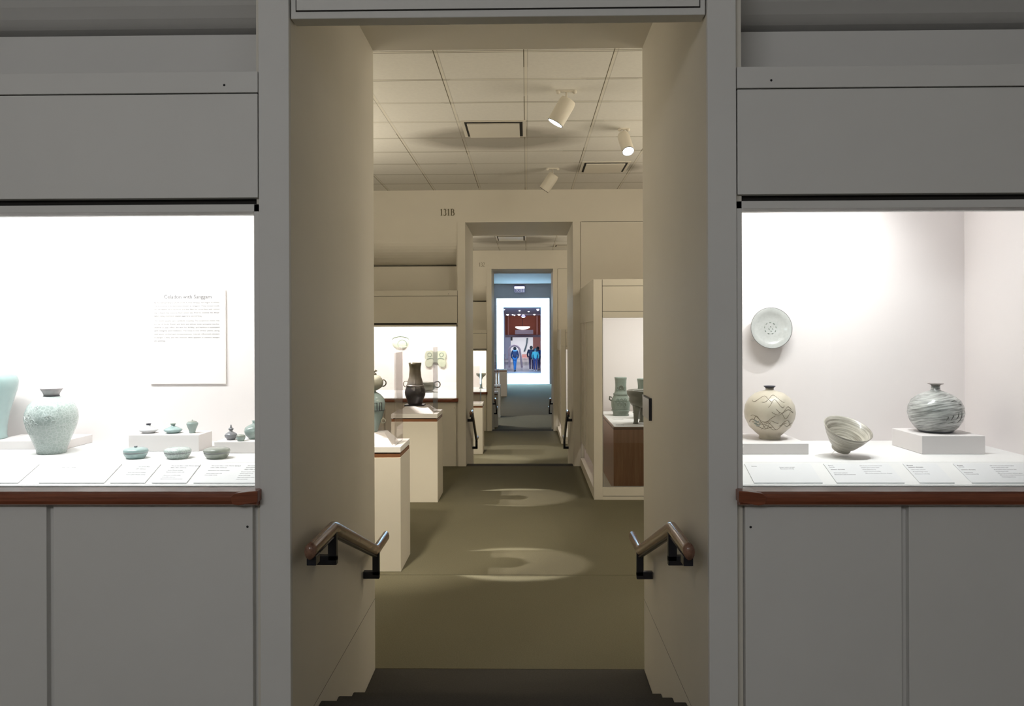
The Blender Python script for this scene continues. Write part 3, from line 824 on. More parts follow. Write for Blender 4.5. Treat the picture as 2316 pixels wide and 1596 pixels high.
# bronzes on the plinth
def hu(name, cx, cy, h, r, label, mat='verd', rz=0.0):
    t = thing(name, label, 'vessel', (cx, cy, PT), rz)
    pr = [(.84, 0), (.86, .03), (.80, .05), (.93, .16), (1.0, .25), (1.02, .36), (.95, .44), (.8, .5), (.74, .55), (.78, .57), (.66, .6), (.60, .68), (.58, .8), (.60, .9), (.64, .97), (.66, 1.0), (.6, 1.0), (.52, .9), (.5, .7)]
    MB().lathe([(a * r, b * h) for a, b in pr], 44, pw=3.2, sy=0.8).build('body', mat, t)
    m = MB()
    for z in (.56, .4, .14):
        m.lathe([(r * (.80 if z > .5 else 1.0) , z * h - .004), (r * (.83 if z > .5 else 1.03), z * h), (r * (.80 if z > .5 else 1.0), z * h + .004)], 40, pw=3.2, sy=0.8)
    m.build('bands', mat, t)
    m = MB()
    for z0, w in ((.72, .02), (.40, .03), (.3, .025)):
        for k in range(3):
            a = (k - 1) * .045
            m.tube([(a + w * .6 * math.cos(q * PI / 6), -r * (.50 if z0 > .6 else .83), z0 * h + w * math.sin(q * PI / 6)) for q in range(12)], .004, 6, closed=True)
    m.build('relief', mat, t)
    MB().tube([(-r * .98, 0, .47 * h), (-r * 1.18, 0, .50 * h), (-r * 1.2, 0, .42 * h), (-r * 1.02, 0, .39 * h)], .009, 8).build('handle', 'bronze', t)
    MB().tube([(.0 + .022 * math.cos(q * PI / 8), -r * .53, .74 * h + .022 * math.sin(q * PI / 8)) for q in range(16)], .005, 6, closed=True).build('ring', 'bronze', t)
    return t
hu('bronze_vase', at(1404, 935, 10.15).x, 10.15, 0.47, 0.115, 'green bronze vase with ring relief at left on wooden plinth')
hu('bronze_vase', at(1459, 935, 9.85).x, 9.85, 0.47, 0.14, 'green bronze vase behind the tripod cauldron, partly hidden by the passage wall', rz=0.2)
t = thing('bronze_tripod', 'grey bronze tripod cauldron at front of the wooden plinth', 'vessel', (at(1454, 950, 9.3).x, 9.30, PT))
MB().lathe([(0.02, 0.175), (0.08, 0.18), (0.13, 0.205), (0.155, 0.25), (0.152, 0.29), (0.163, 0.31), (0.178, 0.33), (0.18, 0.365), (0.165, 0.375), (0.15, 0.36), (0.12, 0.25)], 44).build('body', 'bronze', t)
for a in (-150, -30, 90):
    ca, sa = math.cos(math.radians(a)), math.sin(math.radians(a))
    MB().tube([(0.085 * ca, 0.085 * sa, 0.21), (0.09 * ca, 0.09 * sa, 0.12), (0.098 * ca, 0.098 * sa, 0.03), (0.1 * ca, 0.1 * sa, 0.016), (0.1 * ca, 0.1 * sa, 0.001)], [0.05, 0.035, 0.024, 0.026, 0.032], 14).build('leg', 'bronze', t)
c = at(1394, 942, 9.9)
tag(MB().box(-0.06, 0.06, -0.03, 0.03, 0, 0.003).build('label_card', 'card', None, 0, (c.x + 0.0, 9.72, PT)), 'small white label card lying before the left bronze vase', 'card')
tag(MB().box(-0.045, 0.045, -0.012, 0.012, 0, 0.004).build('label_card', 'ink2', None, 0, (at(1402, 957, 9.1).x, 9.1, PT)), 'tiny grey label strip at front edge of the wooden plinth', 'card')

# ------------------------------------------------------------------ near left case contents
DZ = F0 + 0.96          # deck height
BACK = Y0 + 0.83
def px_prof(rows, k, base):
    """profile from pixel half-widths and heights"""
    return [(r * k, (base - y) * k) for r, y in rows]
# big blue vase at the left edge, on a riser
def block(cx0, cx1, y0, y1, h, label, z=DZ):
    o = MB().box(0, cx1 - cx0, 0, y1 - y0, 0, h).build('riser_block', 'riser', None, 0.0015, (cx0, y0, z + 0.0005))
    return tag(o, label, 'riser')
yv = 3.47
xc = at(-32, 960, yv).x
block(-2.25, -1.93, 3.40, 3.62, 0.036, 'white riser block under the large blue-green vase')
t = thing('celadon_vase', 'large smooth blue-green vase cut off by the left edge', 'vase', (xc, yv, DZ + 0.037))
kk = yv / FOC
MB().lathe([(r * kk, z * kk) for r, z in [(42, 0), (44, 2), (42, 8), (43, 30), (48, 60), (57, 90), (64, 115), (66, 130), (62, 142), (50, 151), (30, 157), (16, 160), (13, 166), (16, 174), (20, 178), (16, 178), (10, 168)]], 56).build('body', 'cel_blue', t)
# pale vase
yv = 3.304; kk = yv / FOC
c = at(117, 1020, yv)
t = thing('celadon_vase', 'pale crackled celadon vase with cup mouth standing on the case deck', 'vase', (c.x, yv, DZ))
prow = [(29, 1021), (31, 1019), (32, 1012), (34, 1006), (42, 985), (51, 962), (55.5, 943), (54.5, 928), (48, 911), (37, 900), (24, 894), (16.5, 891.5), (16, 889), (18, 883), (22.5, 876), (24, 873.5), (22, 873), (17, 881), (13, 889)]
prf = px_prof(prow, kk, 1021)
MB().lathe(prf[:13], 64).build('body', 'cel_pale', t)
M['mouth'] = celadon('pinkish_grey_glaze', (0.34, 0.30, 0.31), (0.46, 0.42, 0.43), 60)
MB().lathe(prf[12:], 48).build('mouth', 'mouth', t)
MB().lathe([(16.6 * kk, 129 * kk), (17.2 * kk, 130.5 * kk), (16.4 * kk, 132 * kk)], 40).build('neck_ring', 'darkrim', t)
def rad_at(prof, z):
    for (r0, z0), (r1, z1) in zip(prof, prof[1:]):
        if min(z0, z1) <= z <= max(z0, z1) and abs(z1 - z0) > 1e-9:
            return r0 + (r1 - r0) * (z - z0) / (z1 - z0)
    return prof[0][0]
def on_surf(prof, pts, off=0.0004):
    o = []
    for a, z in pts:
        r = rad_at(prof, z) + off; aa = math.radians(a)
        o.append((r * math.cos(aa), r * math.sin(aa), z))
    return o
m = MB()
for (ca, cz, pr_, nn) in ((-128, 0.118, 0.034, 6), (-128, 0.118, 0.018, 5)):
    base_r = 0.098
    pts = []
    for i in range(72):
        u = 2 * PI * i / 72
        rr = pr_ * (1 + 0.22 * math.cos(nn * u))
        pts.append((ca + math.degrees(rr * math.cos(u) / base_r), cz + rr * math.sin(u)))
    m.tube(on_surf(prf[:13], pts), 0.0011, 6, closed=True)
rr_ = random.Random(3)
for i in range(14):
    ca = rr_.uniform(-120, -15); cz = rr_.uniform(0.04, 0.19); s_ = rr_.uniform(0.007, 0.014)
    pts = [(ca + math.degrees(s_ * (1 - k / 16) * math.cos(k * 0.6) / 0.095), cz + s_ * (1 - k / 16) * math.sin(k * 0.6)) for k in range(14)]
    m.tube(on_surf(prf[:13], pts), 0.0008, 5)
for k in range(5):
    u = 2 * PI * k / 5 + .3
    pts = [(-128 + math.degrees(q * math.cos(u + q * 8) / 0.098), 0.118 + q * math.sin(u + q * 8)) for q in [j * 0.03 / 6 for j in range(7)]]
    m.tube(on_surf(prf[:13], pts), 0.0009, 5)
m.build('inlaid_flowers', 'inlay', t)

block(-1.632, at(449.5, 1000, 3.34).x, 3.34, 3.485, 0.067, 'white riser block carrying three little covered pots')
block(at(484, 1010, 3.286).x, -0.945, 3.286, 3.45, 0.046, 'lower white riser block at the case corner carrying little bottles')
R1 = DZ + 0.0675; R2 = DZ + 0.0465
def pot(name, label, cat, px, yd, z, rows, mat, base_px, extra=None, group=None, sx=1):
    kk = yd / FOC
    c = at(px, base_px, yd)
    t = thing(name, label, cat, (c.x, yd, z), 0, group)
    for (nm, m_, rr) in rows:
        MB().lathe([(r * kk, (h) * kk) for r, h in rr], 40).build(nm, m_ or mat, t)
    return t
flat = [(13, 0), (13, 1.5), (18, 4), (20.5, 7), (19, 9), (13, 12), (7, 14.5), (4.5, 16), (4.3, 18.5)]
pot('oil_bottle', 'squat white oil bottle with dark mouth on the riser, first in its row', 'bottle', 336, 3.41, R1, [('body', None, flat), ('mouth', 'darkrim', [(3.6, 17.5), (5.0, 19), (5.6, 21.5), (4.5, 21.6), (3, 19)])], 'white_glaze', 972, group='small pots on the risers')
pot('oil_bottle', 'squat blue-green oil bottle with dark mouth on the riser', 'bottle', 391.5, 3.41, R1, [('body', None, flat), ('mouth', 'verd', [(3.6, 17.5), (5.2, 19), (6.2, 21.5), (5, 21.6), (3, 19)])], 'cel_blue', 972, group='small pots on the risers')
pot('covered_jar', 'tiny shouldered grey-green covered jar at the end of the riser', 'jar', 435, 3.41, R1, [('body', None, [(7, 0), (7, 3), (8, 8), (11, 15), (12.8, 20), (12.5, 23), (10, 25)]), ('lid', 'cel_grey', [(10.4, 24.5), (9.5, 26), (5, 27.5), (1.5, 28), (1.2, 30), (0.4, 30.5)])], 'cel_green', 972, group='small pots on the risers')
pot('ewer_bottle', 'small grey bottle with pointed stopper on the corner riser', 'bottle', 522.5, 3.35, R2, [('body', None, [(8.5, 0), (9, 1.5), (13, 6), (14.5, 10), (12, 14.5), (6, 18), (3.4, 20), (4.0, 22), (6, 24), (5.2, 26.5), (2.5, 28)]), ('stopper', None, [(2.6, 27.8), (2, 30), (1.6, 33), (0.4, 35)])], 'cel_grey2', 990, group='small pots on the risers')
pot('covered_jar', 'tiny round lidded pot beside the stoppered grey bottle', 'jar', 544.5, 3.315, R2, [('body', None, [(7, 0), (8, 2), (10, 6), (10.3, 9), (9.8, 10)]), ('lid', 'cel_grey', [(10.4, 10), (9.5, 12.5), (6, 14.5), (1.5, 15)])], 'cel_green', 993, group='small pots on the risers')
pot('round_bottle', 'round grey bottle half hidden by the case frame', 'bottle', 576, 3.38, R2, [('body', None, [(11, 0), (14, 3), (21, 10), (23.5, 18), (21, 26), (13, 31.5), (6, 34), (4.5, 37), (6.5, 42), (5.5, 42)])], 'cel_green', 988, group='small pots on the risers')
# lidded boxes on the deck
def box_pot(px, w, h, mat, label, knob=False):
    yd = 3.165; kk = yd / FOC; w *= 1.0
    c = at(px, 1034, yd)
    t = thing('covered_box', label, 'box', (c.x, yd, DZ), 0, 'round lidded boxes on the deck')
    MB().lathe([(r * w * kk, z * kk) for r, z in [(.72, 0), (.74, 1.5), (.88, 6), (.96, 11), (.98, 13)]], 44).build('body', mat, t)
    MB().lathe([(.99 * w * kk, 13 * kk), (.975 * w * kk, 14 * kk), (.99 * w * kk, 14.6 * kk)], 44).build('seam', 'cel_grey2', t)
    MB().lathe([(r * w * kk, z * kk) for r, z in [(.99, 14.4), (1.0, 16), (1.0, 18), (.93, 21), (.75, 23.5), (.4, 24.6), (.02, 25)]], 44).build('lid', mat, t)
    if knob: MB().lathe([(.09 * w * kk, 24.5 * kk), (.15 * w * kk, 26.5 * kk), (.13 * w * kk, 28 * kk), (.03 * w * kk, 28.5 * kk)], 20).build('knob', 'cel_grey2', t)
box_pot(307, 27, 1, 'cel_blue', 'round lidded box with a knob, on the deck below the risers', True)
box_pot(402, 30, 1, 'cel_pale', 'round lidded box with speckled pale lid between two others', False)
box_pot(490.5, 29.5, 1, 'cel_grey', 'round olive-grey lidded box nearest the doorway', False)

# text board on the back lining
c0 = at(340, 868, BACK - 0.008); c1 = at(510, 656, BACK - 0.008)
bw, bh = c1.x - c0.x, c1.z - c0.z
t = thing('text_board', 'pinkish text board headed Celadon with Sanggam on the case wall', 'sign', (c0.x, BACK, c0.z))
MB().box(0, bw, -0.008, 0.0, 0, bh).build('board', 'board', t)
text_mesh('Celadon with Sanggam', 0.0235, 'heading', 'ink', t, (bw / 2, -0.0083, bh - 0.036), (PI / 2, 0, 0), 'CENTER')
para = ["By the extraordinary nature of the Korean dynasty, had begun to imitate",
        "the innovative inlay technique known as sanggam. They incised motifs",
        "into the leather-hard clay forms and then filled the carved lines with colored",
        "slip, a liquid clay mixture. Each vessel was fired to stabilize the design",
        "before being covered in celadon glaze for a second firing.",
        None,
        "The motifs usually carry symbolic meaning. The auspicious cranes rise",
        "in a sky of clouds; flowers and ducks and willows evoke springtime marshes;",
        "children at play reflect the wish for fertility, and bamboo is associated",
        "with integrity and resilience. The lotus is one of four plants, along",
        "with plum, orchid and chrysanthemum. Literati influenced scholars",
        "in Jiangxi, China, and this interest often appears in celadon designs",
        "and paintings."]
z = bh - 0.058
for ln in para:
    if ln is None: z -= 0.006; continue
    wln = 0.268 if not ln.startswith(('before', 'and paint')) else (0.215 if ln.startswith('before') else 0.052)
    o = text_mesh(ln, 0.0098, 'text_line', 'ink', t, (0.018, -0.0082, z), (PI / 2, 0, 0), 'LEFT', 0.0002)
    xs_ = max(v.co.x for v in o.data.vertices)
    o.scale = (bw * (0.866 if wln > .25 else wln / bw * 1.0) / xs_, 1, 1)
    z -= 0.0149

# object labels on the sloping rail
slope = math.atan2(0.0545, 0.154)
def card(x0, x1, lines, label, shear=0.0, z0=0.0, sz=0.0075):
    """card lying on the sloping rail, lower edge at the glass"""
    t = thing('label_card', label, 'card', (x0, Y0 + 0.094, DZ - 0.0528 + z0), rot=(slope, 0, 0), group='label cards on the sloping rails')
    w = x1 - x0
    MB().box(0, w, 0, 0.138, 0.0, 0.004).build('card', 'card', t)
    for (tx, ty, s_, txt, mt) in lines:
        text_mesh(txt, s_, 'text_line', mt, t, (tx, ty, 0.0043), (0, 0, 0), 'LEFT', 0.0002)
    return t
def body_lines(x, y, n, s_=0.0072, seed=0):
    words = ['Korea', 'Goryeo dynasty', '(918-1392)', 'Stoneware with', 'celadon glaze', 'inlaid with', 'white and black slip', 'Gift of the museum', 'floral design']
    rn = random.Random(seed); out = []
    for i in range(n):
        out.append((x, y - i * 0.0135, s_, ' '.join(rn.choice(words) for _ in range(2)), 'ink2'))
    return out
cards_l = [(-1.862, -1.823, 'ink', 'pale label card at the left edge below the blue vase'),
           (-1.748, -1.512, None, 'wide blank-looking label card below the pale crackled vase'),
           (-1.490, -1.365, None, 'label card below the knobbed round box')]
card(-1.93, -1.823, [], 'pale label card at the left edge of the rail')
card(-1.748, -1.512, [(0.02, 0.11, 0.0085, 'Vase with cranes', 'ink2')], 'wide pale label card below the crackled vase')
card(-1.490, -1.365, [(0.05, 0.115, 0.008, 'Covered Box', 'ink2'), (0.045, 0.098, 0.008, '12th century', 'ink2')] + body_lines(0.03, 0.07, 2, 0.006, 1), 'label card with faint print below the knobbed round box')
card(-1.340, -1.215, [(0.02, 0.120, 0.0085, 'Covered Box with Floral Sprays', 'ink'), (0.02, 0.107, 0.0085, '12th-13th century', 'ink')] + body_lines(0.02, 0.088, 2, 0.0062, 2) + body_lines(0.02, 0.052, 3, 0.0055, 3), 'label card below the speckled lidded box')
card(-1.190, -0.945, [(0.02, 0.120, 0.0085, 'Covered Box with Floral Sprays', 'ink'), (0.02, 0.107, 0.0085, '12th-13th century', 'ink')] + body_lines(0.02, 0.086, 1, 0.0066, 4) + body_lines(0.02, 0.066, 2, 0.006, 5)
     + [(0.155, 0.120, 0.0088, 'Covered Box with', 'ink'), (0.153, 0.107, 0.0088, 'Chrysanthemum Flowers', 'ink'), (0.15, 0.094, 0.0085, '12th-13th century', 'ink')] + body_lines(0.145, 0.076, 5, 0.006, 6), 'wide label card at the doorway end of the left rail')

# ------------------------------------------------------------------ near right case contents
block(0.80, at(1829, 1010, 3.245).x, 3.245, 3.56, 0.042, 'low white riser block under the cream incised vase')
block(1.545, 1.79, 3.245, 3.51, 0.0715, 'white riser block under the brushed grey bottle')
yv = 3.40; kk = yv / FOC
c = at(1741, 991, yv)
t = thing('incised_bottle', 'round cream bottle with incised scrolls and dark mouth on low riser', 'bottle', (c.x, yv, DZ + 0.0425))
prow = [(23, 991), (24, 989), (23, 984), (30, 978), (45, 964), (54, 945), (56, 932), (53.5, 915), (45, 900), (32, 889), (18, 884), (9, 881.5), (9, 878)]
prf2 = px_prof(prow, kk, 991)
MB().lathe(prf2, 64).build('body', 'buff', t)
MB().lathe([(9 * kk, 113 * kk), (10 * kk, 115 * kk), (13.5 * kk, 118 * kk), (12.5 * kk, 118.4 * kk), (8 * kk, 114 * kk)], 36).build('mouth', 'darkrim', t)
m = MB()
rr_ = random.Random(11)
for i in range(16):
    a0 = rr_.uniform(-165, -25); z0 = rr_.uniform(0.05, 0.17); L_ = rr_.uniform(25, 60); am = rr_.uniform(0.004, 0.016); ph = rr_.uniform(0, 6)
    pts = [(a0 + L_ * k / 18, min(0.185, max(0.03, z0 + am * math.sin(ph + k * 0.38)))) for k in range(19)]
    m.tube(on_surf(prf2, pts, 0.0003), 0.0009, 5)
m.build('incised_scrolls', 'incise', t)
m = MB()
for (a0, z0, L_) in ((-150, 0.065, 22), (-146, 0.078, 16)):
    m.tube(on_surf(prf2, [(a0 + L_ * k / 8, z0 + 0.004 * math.sin(k)) for k in range(9)], -0.002), [0.001, .004, .005, .006, .006, .005, .004, .003, .001], 8)
M['greysplash'] = plain('grey_glaze_splash', (0.30, 0.31, 0.27), 0.35)
m.build('glaze_splash', 'greysplash', t)
yv = 3.375; kk = yv / FOC
c = at(2116.5, 977, yv)
t = thing('brushed_bottle', 'round grey bottle with brushed slip and dark strokes on square riser', 'bottle', (c.x, yv, DZ + 0.072))
prow = [(31, 977), (34, 975.5), (37, 973), (46, 964), (54, 951), (58.5, 934), (57, 919), (50, 905), (38, 895), (22, 888), (12, 884.5), (9.5, 882), (9, 874), (11, 871), (17, 869.3), (16.5, 868.5), (9, 871), (7, 880)]
prf3 = px_prof(prow, kk, 977)
MB().lathe(prf3[:13], 64).build('body', 'brush', t)
M['neck'] = celadon('brown_grey_neck', (0.17, 0.14, 0.13), (0.28, 0.25, 0.23), 80)
MB().lathe(prf3[12:], 40).build('mouth', 'neck', t)
MB().lathe([(30 * kk, 0), (34.5 * kk, 1.5 * kk), (37.5 * kk, 4 * kk), (37 * kk, 4.4 * kk)], 48).build('foot', 'darkrim', t)
m = MB()
for (a0, z0, a1, z1, z2) in ((-95, 0.055, -88, 0.085, 0.06), (-84, 0.058, -78, 0.088, 0.07), (-72, 0.06, -62, 0.078, 0.09), (-60, 0.055, -52, 0.07, 0.095), (-90, 0.045, -70, 0.052, 0.05), (-66, 0.048, -50, 0.06, 0.064), (-80, 0.13, -60, 0.135, 0.13), (-60, 0.12, -40, 0.115, 0.118)):
    pts = []
    for k in range(9):
        u = k / 8
        zz = (1 - u) ** 2 * z0 + 2 * u * (1 - u) * z1 + u * u * z2
        pts.append((a0 + (a1 - a0) * u + 2 * math.sin(u * 6), zz))
    m.tube(on_surf(prf3[:13], pts, 0.0), [0.0006, .0012, .0018, .002, .002, .0018, .0014, .001, .0005], 6)
m.build('brush_strokes', 'irono', t)

# tilted bowl on a clear stand
yv = 3.20; kk = yv / FOC
c = at(1906, 1031, yv)
t = thing('tilted_bowl', 'brown and white streaked bowl tipped forward on a clear stand', 'bowl', (c.x, yv, DZ))
bowl = [(20, 0), (21, 3), (19, 5), (30, 16), (42, 34), (51, 52), (53, 56), (51.5, 56), (40, 37), (27, 20), (14, 9), (1, 7)]
o = MB().lathe([(r * kk, z * kk) for r, z in bowl], 64).build('body', 'bowl', t)
o.rotation_euler = (math.radians(25), math.radians(9), 0); o.location = (0.0, 0.02, 0.024)
MB().tube([(-0.028, -0.012, 0.002), (0.0, -0.028, 0.002), (0.03, -0.012, 0.002), (0.03, 0.035, 0.002), (0, 0.05, 0.028), (-0.03, 0.035, 0.002)], 0.002, 6, closed=True).build('clear_stand', 'acrylic', t)

# hung plate
c = at(1743, 743, BACK - 0.035)
t = thing('hung_plate', 'pale grey plate with small central motif hung on the case wall', 'plate', (c.x, BACK, c.z))
kk = 3.615 / FOC
o = MB().lathe([(20 * kk, 0.0), (22 * kk, 0.003), (36 * kk, 0.010), (45.5 * kk, 0.024), (46 * kk, 0.026), (45 * kk, 0.027), (34 * kk, 0.015), (20 * kk, 0.009), (0.001, 0.008)], 64).build('dish', 'plate', t)
Rr = (Matrix.Rotation(math.radians(90 - 6), 4, 'X'))
o.rotation_euler = Rr.to_euler(); o.location = (0, -0.022, 0)
m = MB()
for k in range(9):
    u = 2 * PI * k / 9
    rr = 13 * kk
    m.tube([(rr * math.cos(u + q * .12), rr * math.sin(u + q * .12) + .002, 0.0096) for q in range(4)], [0.0006, .0016, .0014, .0005], 6)
for k in range(4):
    m.tube([(4 * kk * math.cos(k * 1.6) + q * .0015, 5 * kk * math.sin(k * 1.6) - q * .0016 + .001, 0.0096) for q in range(4)], [0.0005, .0014, .0012, .0004], 6)
o2 = m.build('motif', 'verd', t); o2.rotation_euler = Rr.to_euler(); o2.location = (0, -0.0225, 0)
MB().tube([(46 * kk * math.cos(i * PI / 24), 46 * kk * math.sin(i * PI / 24), 0.0265) for i in range(48)], 0.0008, 6, closed=True).build('rim', 'irono', t)
rm = [q for q in t.children if q.name.startswith('rim')][0]; rm.rotation_euler = Rr.to_euler(); rm.location = (0, -0.022, 0)
hk = MB()
for a in (215, 325, 90):
    x_, z_ = 46 * kk * math.cos(math.radians(a)), 46 * kk * math.sin(math.radians(a))
    hk.cyl((x_ * 1.02, 0, z_ * 1.02), (x_ * 1.02, -0.05 + 0.005 * (z_ > 0), z_ * 1.02), 0.0011, 6)
hk.build('hooks', 'metal', t)

card(0.800, 1.040, [(0.02, 0.115, 0.008, 'Bottle', 'ink2'), (0.12, 0.108, 0.0062, 'Korea, Joseon dynasty', 'ink2'), (0.12, 0.096, 0.0062, 'Stoneware with slip', 'ink2')], 'bright label card below the cream incised bottle')
card(1.089, 1.326, [(0.012, 0.120, 0.0085, 'Bowl', 'ink2'), (0.012, 0.108, 0.0075, 'Korea', 'ink2'), (0.012, 0.092, 0.0085, 'Joseon dynasty', 'ink'), (0.012, 0.066, 0.007, '15th-16th century', 'ink2'), (0.012, 0.054, 0.0065, 'Stoneware with brushed slip', 'ink2')] + body_lines(0.125, 0.118, 5, 0.0066, 9), 'label card with two columns below the tilted bowl')
card(1.378, 1.500, [(0.008, 0.120, 0.009, 'Bottle', 'ink'), (0.008, 0.107, 0.009, 'Joseon dynasty', 'ink'), (0.01, 0.09, 0.0072, '15th-16th century', 'ink2'), (0.01, 0.074, 0.0078, 'Buncheong ware', 'ink2'), (0.01, 0.058, 0.0066, 'Stoneware with slip', 'ink2')], 'narrow label card below the brushed grey bottle riser')
card(1.560, 1.850, [(0.008, 0.120, 0.0082, 'Bottle', 'ink'), (0.008, 0.109, 0.0078, 'Korea', 'ink2'), (0.008, 0.088, 0.0085, 'Joseon dynasty', 'ink'), (0.008, 0.068, 0.007, 'Stoneware', 'ink2'), (0.008, 0.057, 0.0066, 'with brushed slip', 'ink2')] + body_lines(0.125, 0.118, 7, 0.0064, 12), 'pinkish-lit label card at the right end of the rail')

# a picture light in the right case that throws the plate's shadow down and left
light('SPOT', 'case_spot', (1.42, Y0 + 0.34, F0 + 2.2), 25, (1, 0.98, 0.97), target=(0.95, BACK, F0 + 1.1), spot=130, blend=1.0, radius=0.012)

# ------------------------------------------------------------------ far end wall, bright vestibule and hall
M['lav'] = paint('lavender_wall', (0.66, 0.575, 0.61))
M['bright'] = paint('white_vestibule', (0.88, 0.90, 0.92))
M['redwall'] = paint('terracotta_wall', (0.42, 0.13, 0.085), 0.7, 0.12)
M['redcol'] = paint('rosy_column', (0.48, 0.22, 0.20))
M['beam'] = paint('grey_beam', (0.30, 0.26, 0.34))
M['stonefl'] = plain('pale_stone_floor', (0.46, 0.45, 0.50), 0.22)
M['hallwhite'] = paint('hall_white', (0.78, 0.78, 0.80))
M['bluewall'] = paint('pale_blue_panel', (0.50, 0.58, 0.78))
ox0, ox1, oz = at(1123, 700, Y3).x, at(1242.5, 700, Y3).x, at(1180, 674, Y3).z
YE = 51.4
ix0, ix1, iz = at(1139.5, 750, YE).x, at(1223, 750, YE).x, at(1180, 695.0, YE).z
w = MB()
w.box(-XO, ox0, Y3, Y3 + 0.12, F3 - 0.1, C3)
w.box(ox1, XO, Y3, Y3 + 0.12, F3 - 0.1, C3)
w.box(ox0, ox1, Y3, Y3 + 0.12, oz, C3)
struct('wall_far_end', w, 'lav')
# vestibule
v = MB()
v.hexa([(ox0 - .2, Y3 + .12, F3), (ox0, Y3 + .12, F3), (ix0, YE, F3), (ix0 - .4, YE, F3)], [(ox0 - .2, Y3 + .12, oz + .3), (ox0, Y3 + .12, oz + .3), (ix0, YE, oz + .3), (ix0 - .4, YE, oz + .3)])
struct('wall_vestibule_left', v, 'bright')
v = MB().hexa([(ox1, Y3 + .12, F3), (ox1 + .2, Y3 + .12, F3), (ix1 + .4, YE, F3), (ix1, YE, F3)], [(ox1, Y3 + .12, oz + .3), (ox1 + .2, Y3 + .12, oz + .3), (ix1 + .4, YE, oz + .3), (ix1, YE, oz + .3)])
struct('wall_vestibule_right', v, 'bright')
v = MB().hexa([(ox0, Y3 + .12, oz), (ox1, Y3 + .12, oz), (ix1, YE, iz), (ix0, YE, iz)], [(ox0, Y3 + .12, oz + .3), (ox1, Y3 + .12, oz + .3), (ix1, YE, oz + .3), (ix0, YE, oz + .3)])
struct('ceiling_vestibule', v, 'bright')
struct('floor_vestibule', MB().box(ox0 - .1, ox1 + .1, Y3, YE, F3 - .12, F3), 'bright')
# daylight strips under the vestibule ceiling
for yy in (43.0, 46.0, 49.0):
    light('AREA', 'vestibule_light', ((ix0 + ix1) / 2, yy, {43.0: 3.38, 46.0: 3.32, 49.0: 3.27}[yy]), 520, (0.44, 0.73, 1.0), aim=(0, -0.15, -1), size=1.9, size_y=0.8)
light('AREA', 'vestibule_uplight', ((ix0 + ix1) / 2, 46.0, -0.6), 160, (0.75, 0.9, 1.0), aim=(0, 0, 1), size=0.3, size_y=7.5) if False else None
# hall
HY = 84.0
HC = 3.34
struct('floor_hall', MB().box(-8, 8, YE, HY + .2, F3 - .12, F3), 'stonefl')
struct('ceiling_hall', MB().box(-8, 8, YE, HY + .2, HC, HC + .1), 'beam')
struct('wall_hall_left', MB().box(-8.1, -8, YE, HY, F3, HC), 'bluewall')
struct('wall_hall_right', MB().box(8, 8.1, YE, HY, F3, HC), 'bluewall')
w = MB()
w.box(-8, ix0 - .4, YE - .1, YE, F3, HC); w.box(ix1 + .4, 8, YE - .1, YE, F3, HC); w.box(ix0 - .4, ix1 + .4, YE - .1, YE, oz + .3, HC + .5)
struct('wall_hall_front', w, 'bright')
struct('wall_hall_back', MB().box(-8, 8, HY, HY + .1, F3, HC), 'hallwhite')
za = at(1180, 757, 80).z; zb = at(1180, 762.5, 80).z
struct('wall_hall_upper', MB().box(-5, 5, 80, 80.2, za, HC), 'redwall')
struct('trim_4', MB().box(-5, 5, 79.8, 80.0, zb, za), 'beam')
xa, xb = at(1151, 740, 79.5).x, at(1149, 740, 79.5).x
struct('wall_hall_column', MB().box(-8, at(1142, 740, 79).x, 79.0, 79.8, F3, HC), 'bluewall')
for (pa, pbx, m_) in ((1148.5, 1151, 'redcol'), (1213, 1216.5, 'redcol')):
    struct('trim_5', MB().box(at(pa, 740, 79.3).x, at(pbx, 740, 79.3).x, 79.3, 79.6, za, HC), m_)
struct('wall_hall_pier', MB().box(at(1205.5, 780, 79.5).x, 3.6, 79.5, 79.75, F3, zb), 'redcol')
struct('wall_hall_screen', MB().box(-6, at(1155, 780, 79.5).x, 79.5, 79.7, F3, zb), 'bluewall')
tag(MB().box(-.33, .33, -.4, .4, 0, .32).build('low_plinth', 'redcol', None, 0, (at(1188, 806, 83.2).x, 83.2, F3)), 'low brown plinth on the hall floor below the slanting sculpture', 'plinth')
c = at(1157, 766, 79.3)
tag(MB().box(-.09, .09, 0, .06, -.17, .19).build('hall_speaker', 'iron', None, 0, (c.x, 79.42, c.z)), 'small black box on the pale screen in the far hall', 'box')

t = thing('hanging_sculpture', 'dark slanting long sculpture against the white wall of the far hall', 'sculpture', (at(1190, 780, 83.9).x, 83.9, at(1190, 780, 83.9).z))
pt = [(.30, 0, .75), (.22, 0, .55), (.16, 0, .25), (.05, 0, -.1), (-.12, 0, -.45), (-.22, 0, -.62)]
pt = [(.11, 0, .72), (.12, 0, .6), (.10, 0, .5), (.07, 0, .25), (.02, 0, 0), (-.07, 0, -.3), (-.14, 0, -.5), (-.2, 0, -.66)]
M['teal'] = celadon('dark_teal_bronze', (0.02, 0.04, 0.07), (0.06, 0.13, 0.16), 6, rough=0.5)
MB().tube(pt, [.03, .08, .05, .14, .16, .13, .07, .04], 12, ry=.07).build('figure', 'teal', t)
MB().cyl((.07, 0, .0), (.07, .1, .0), .02, 8).build('bracket', 'iron', t)

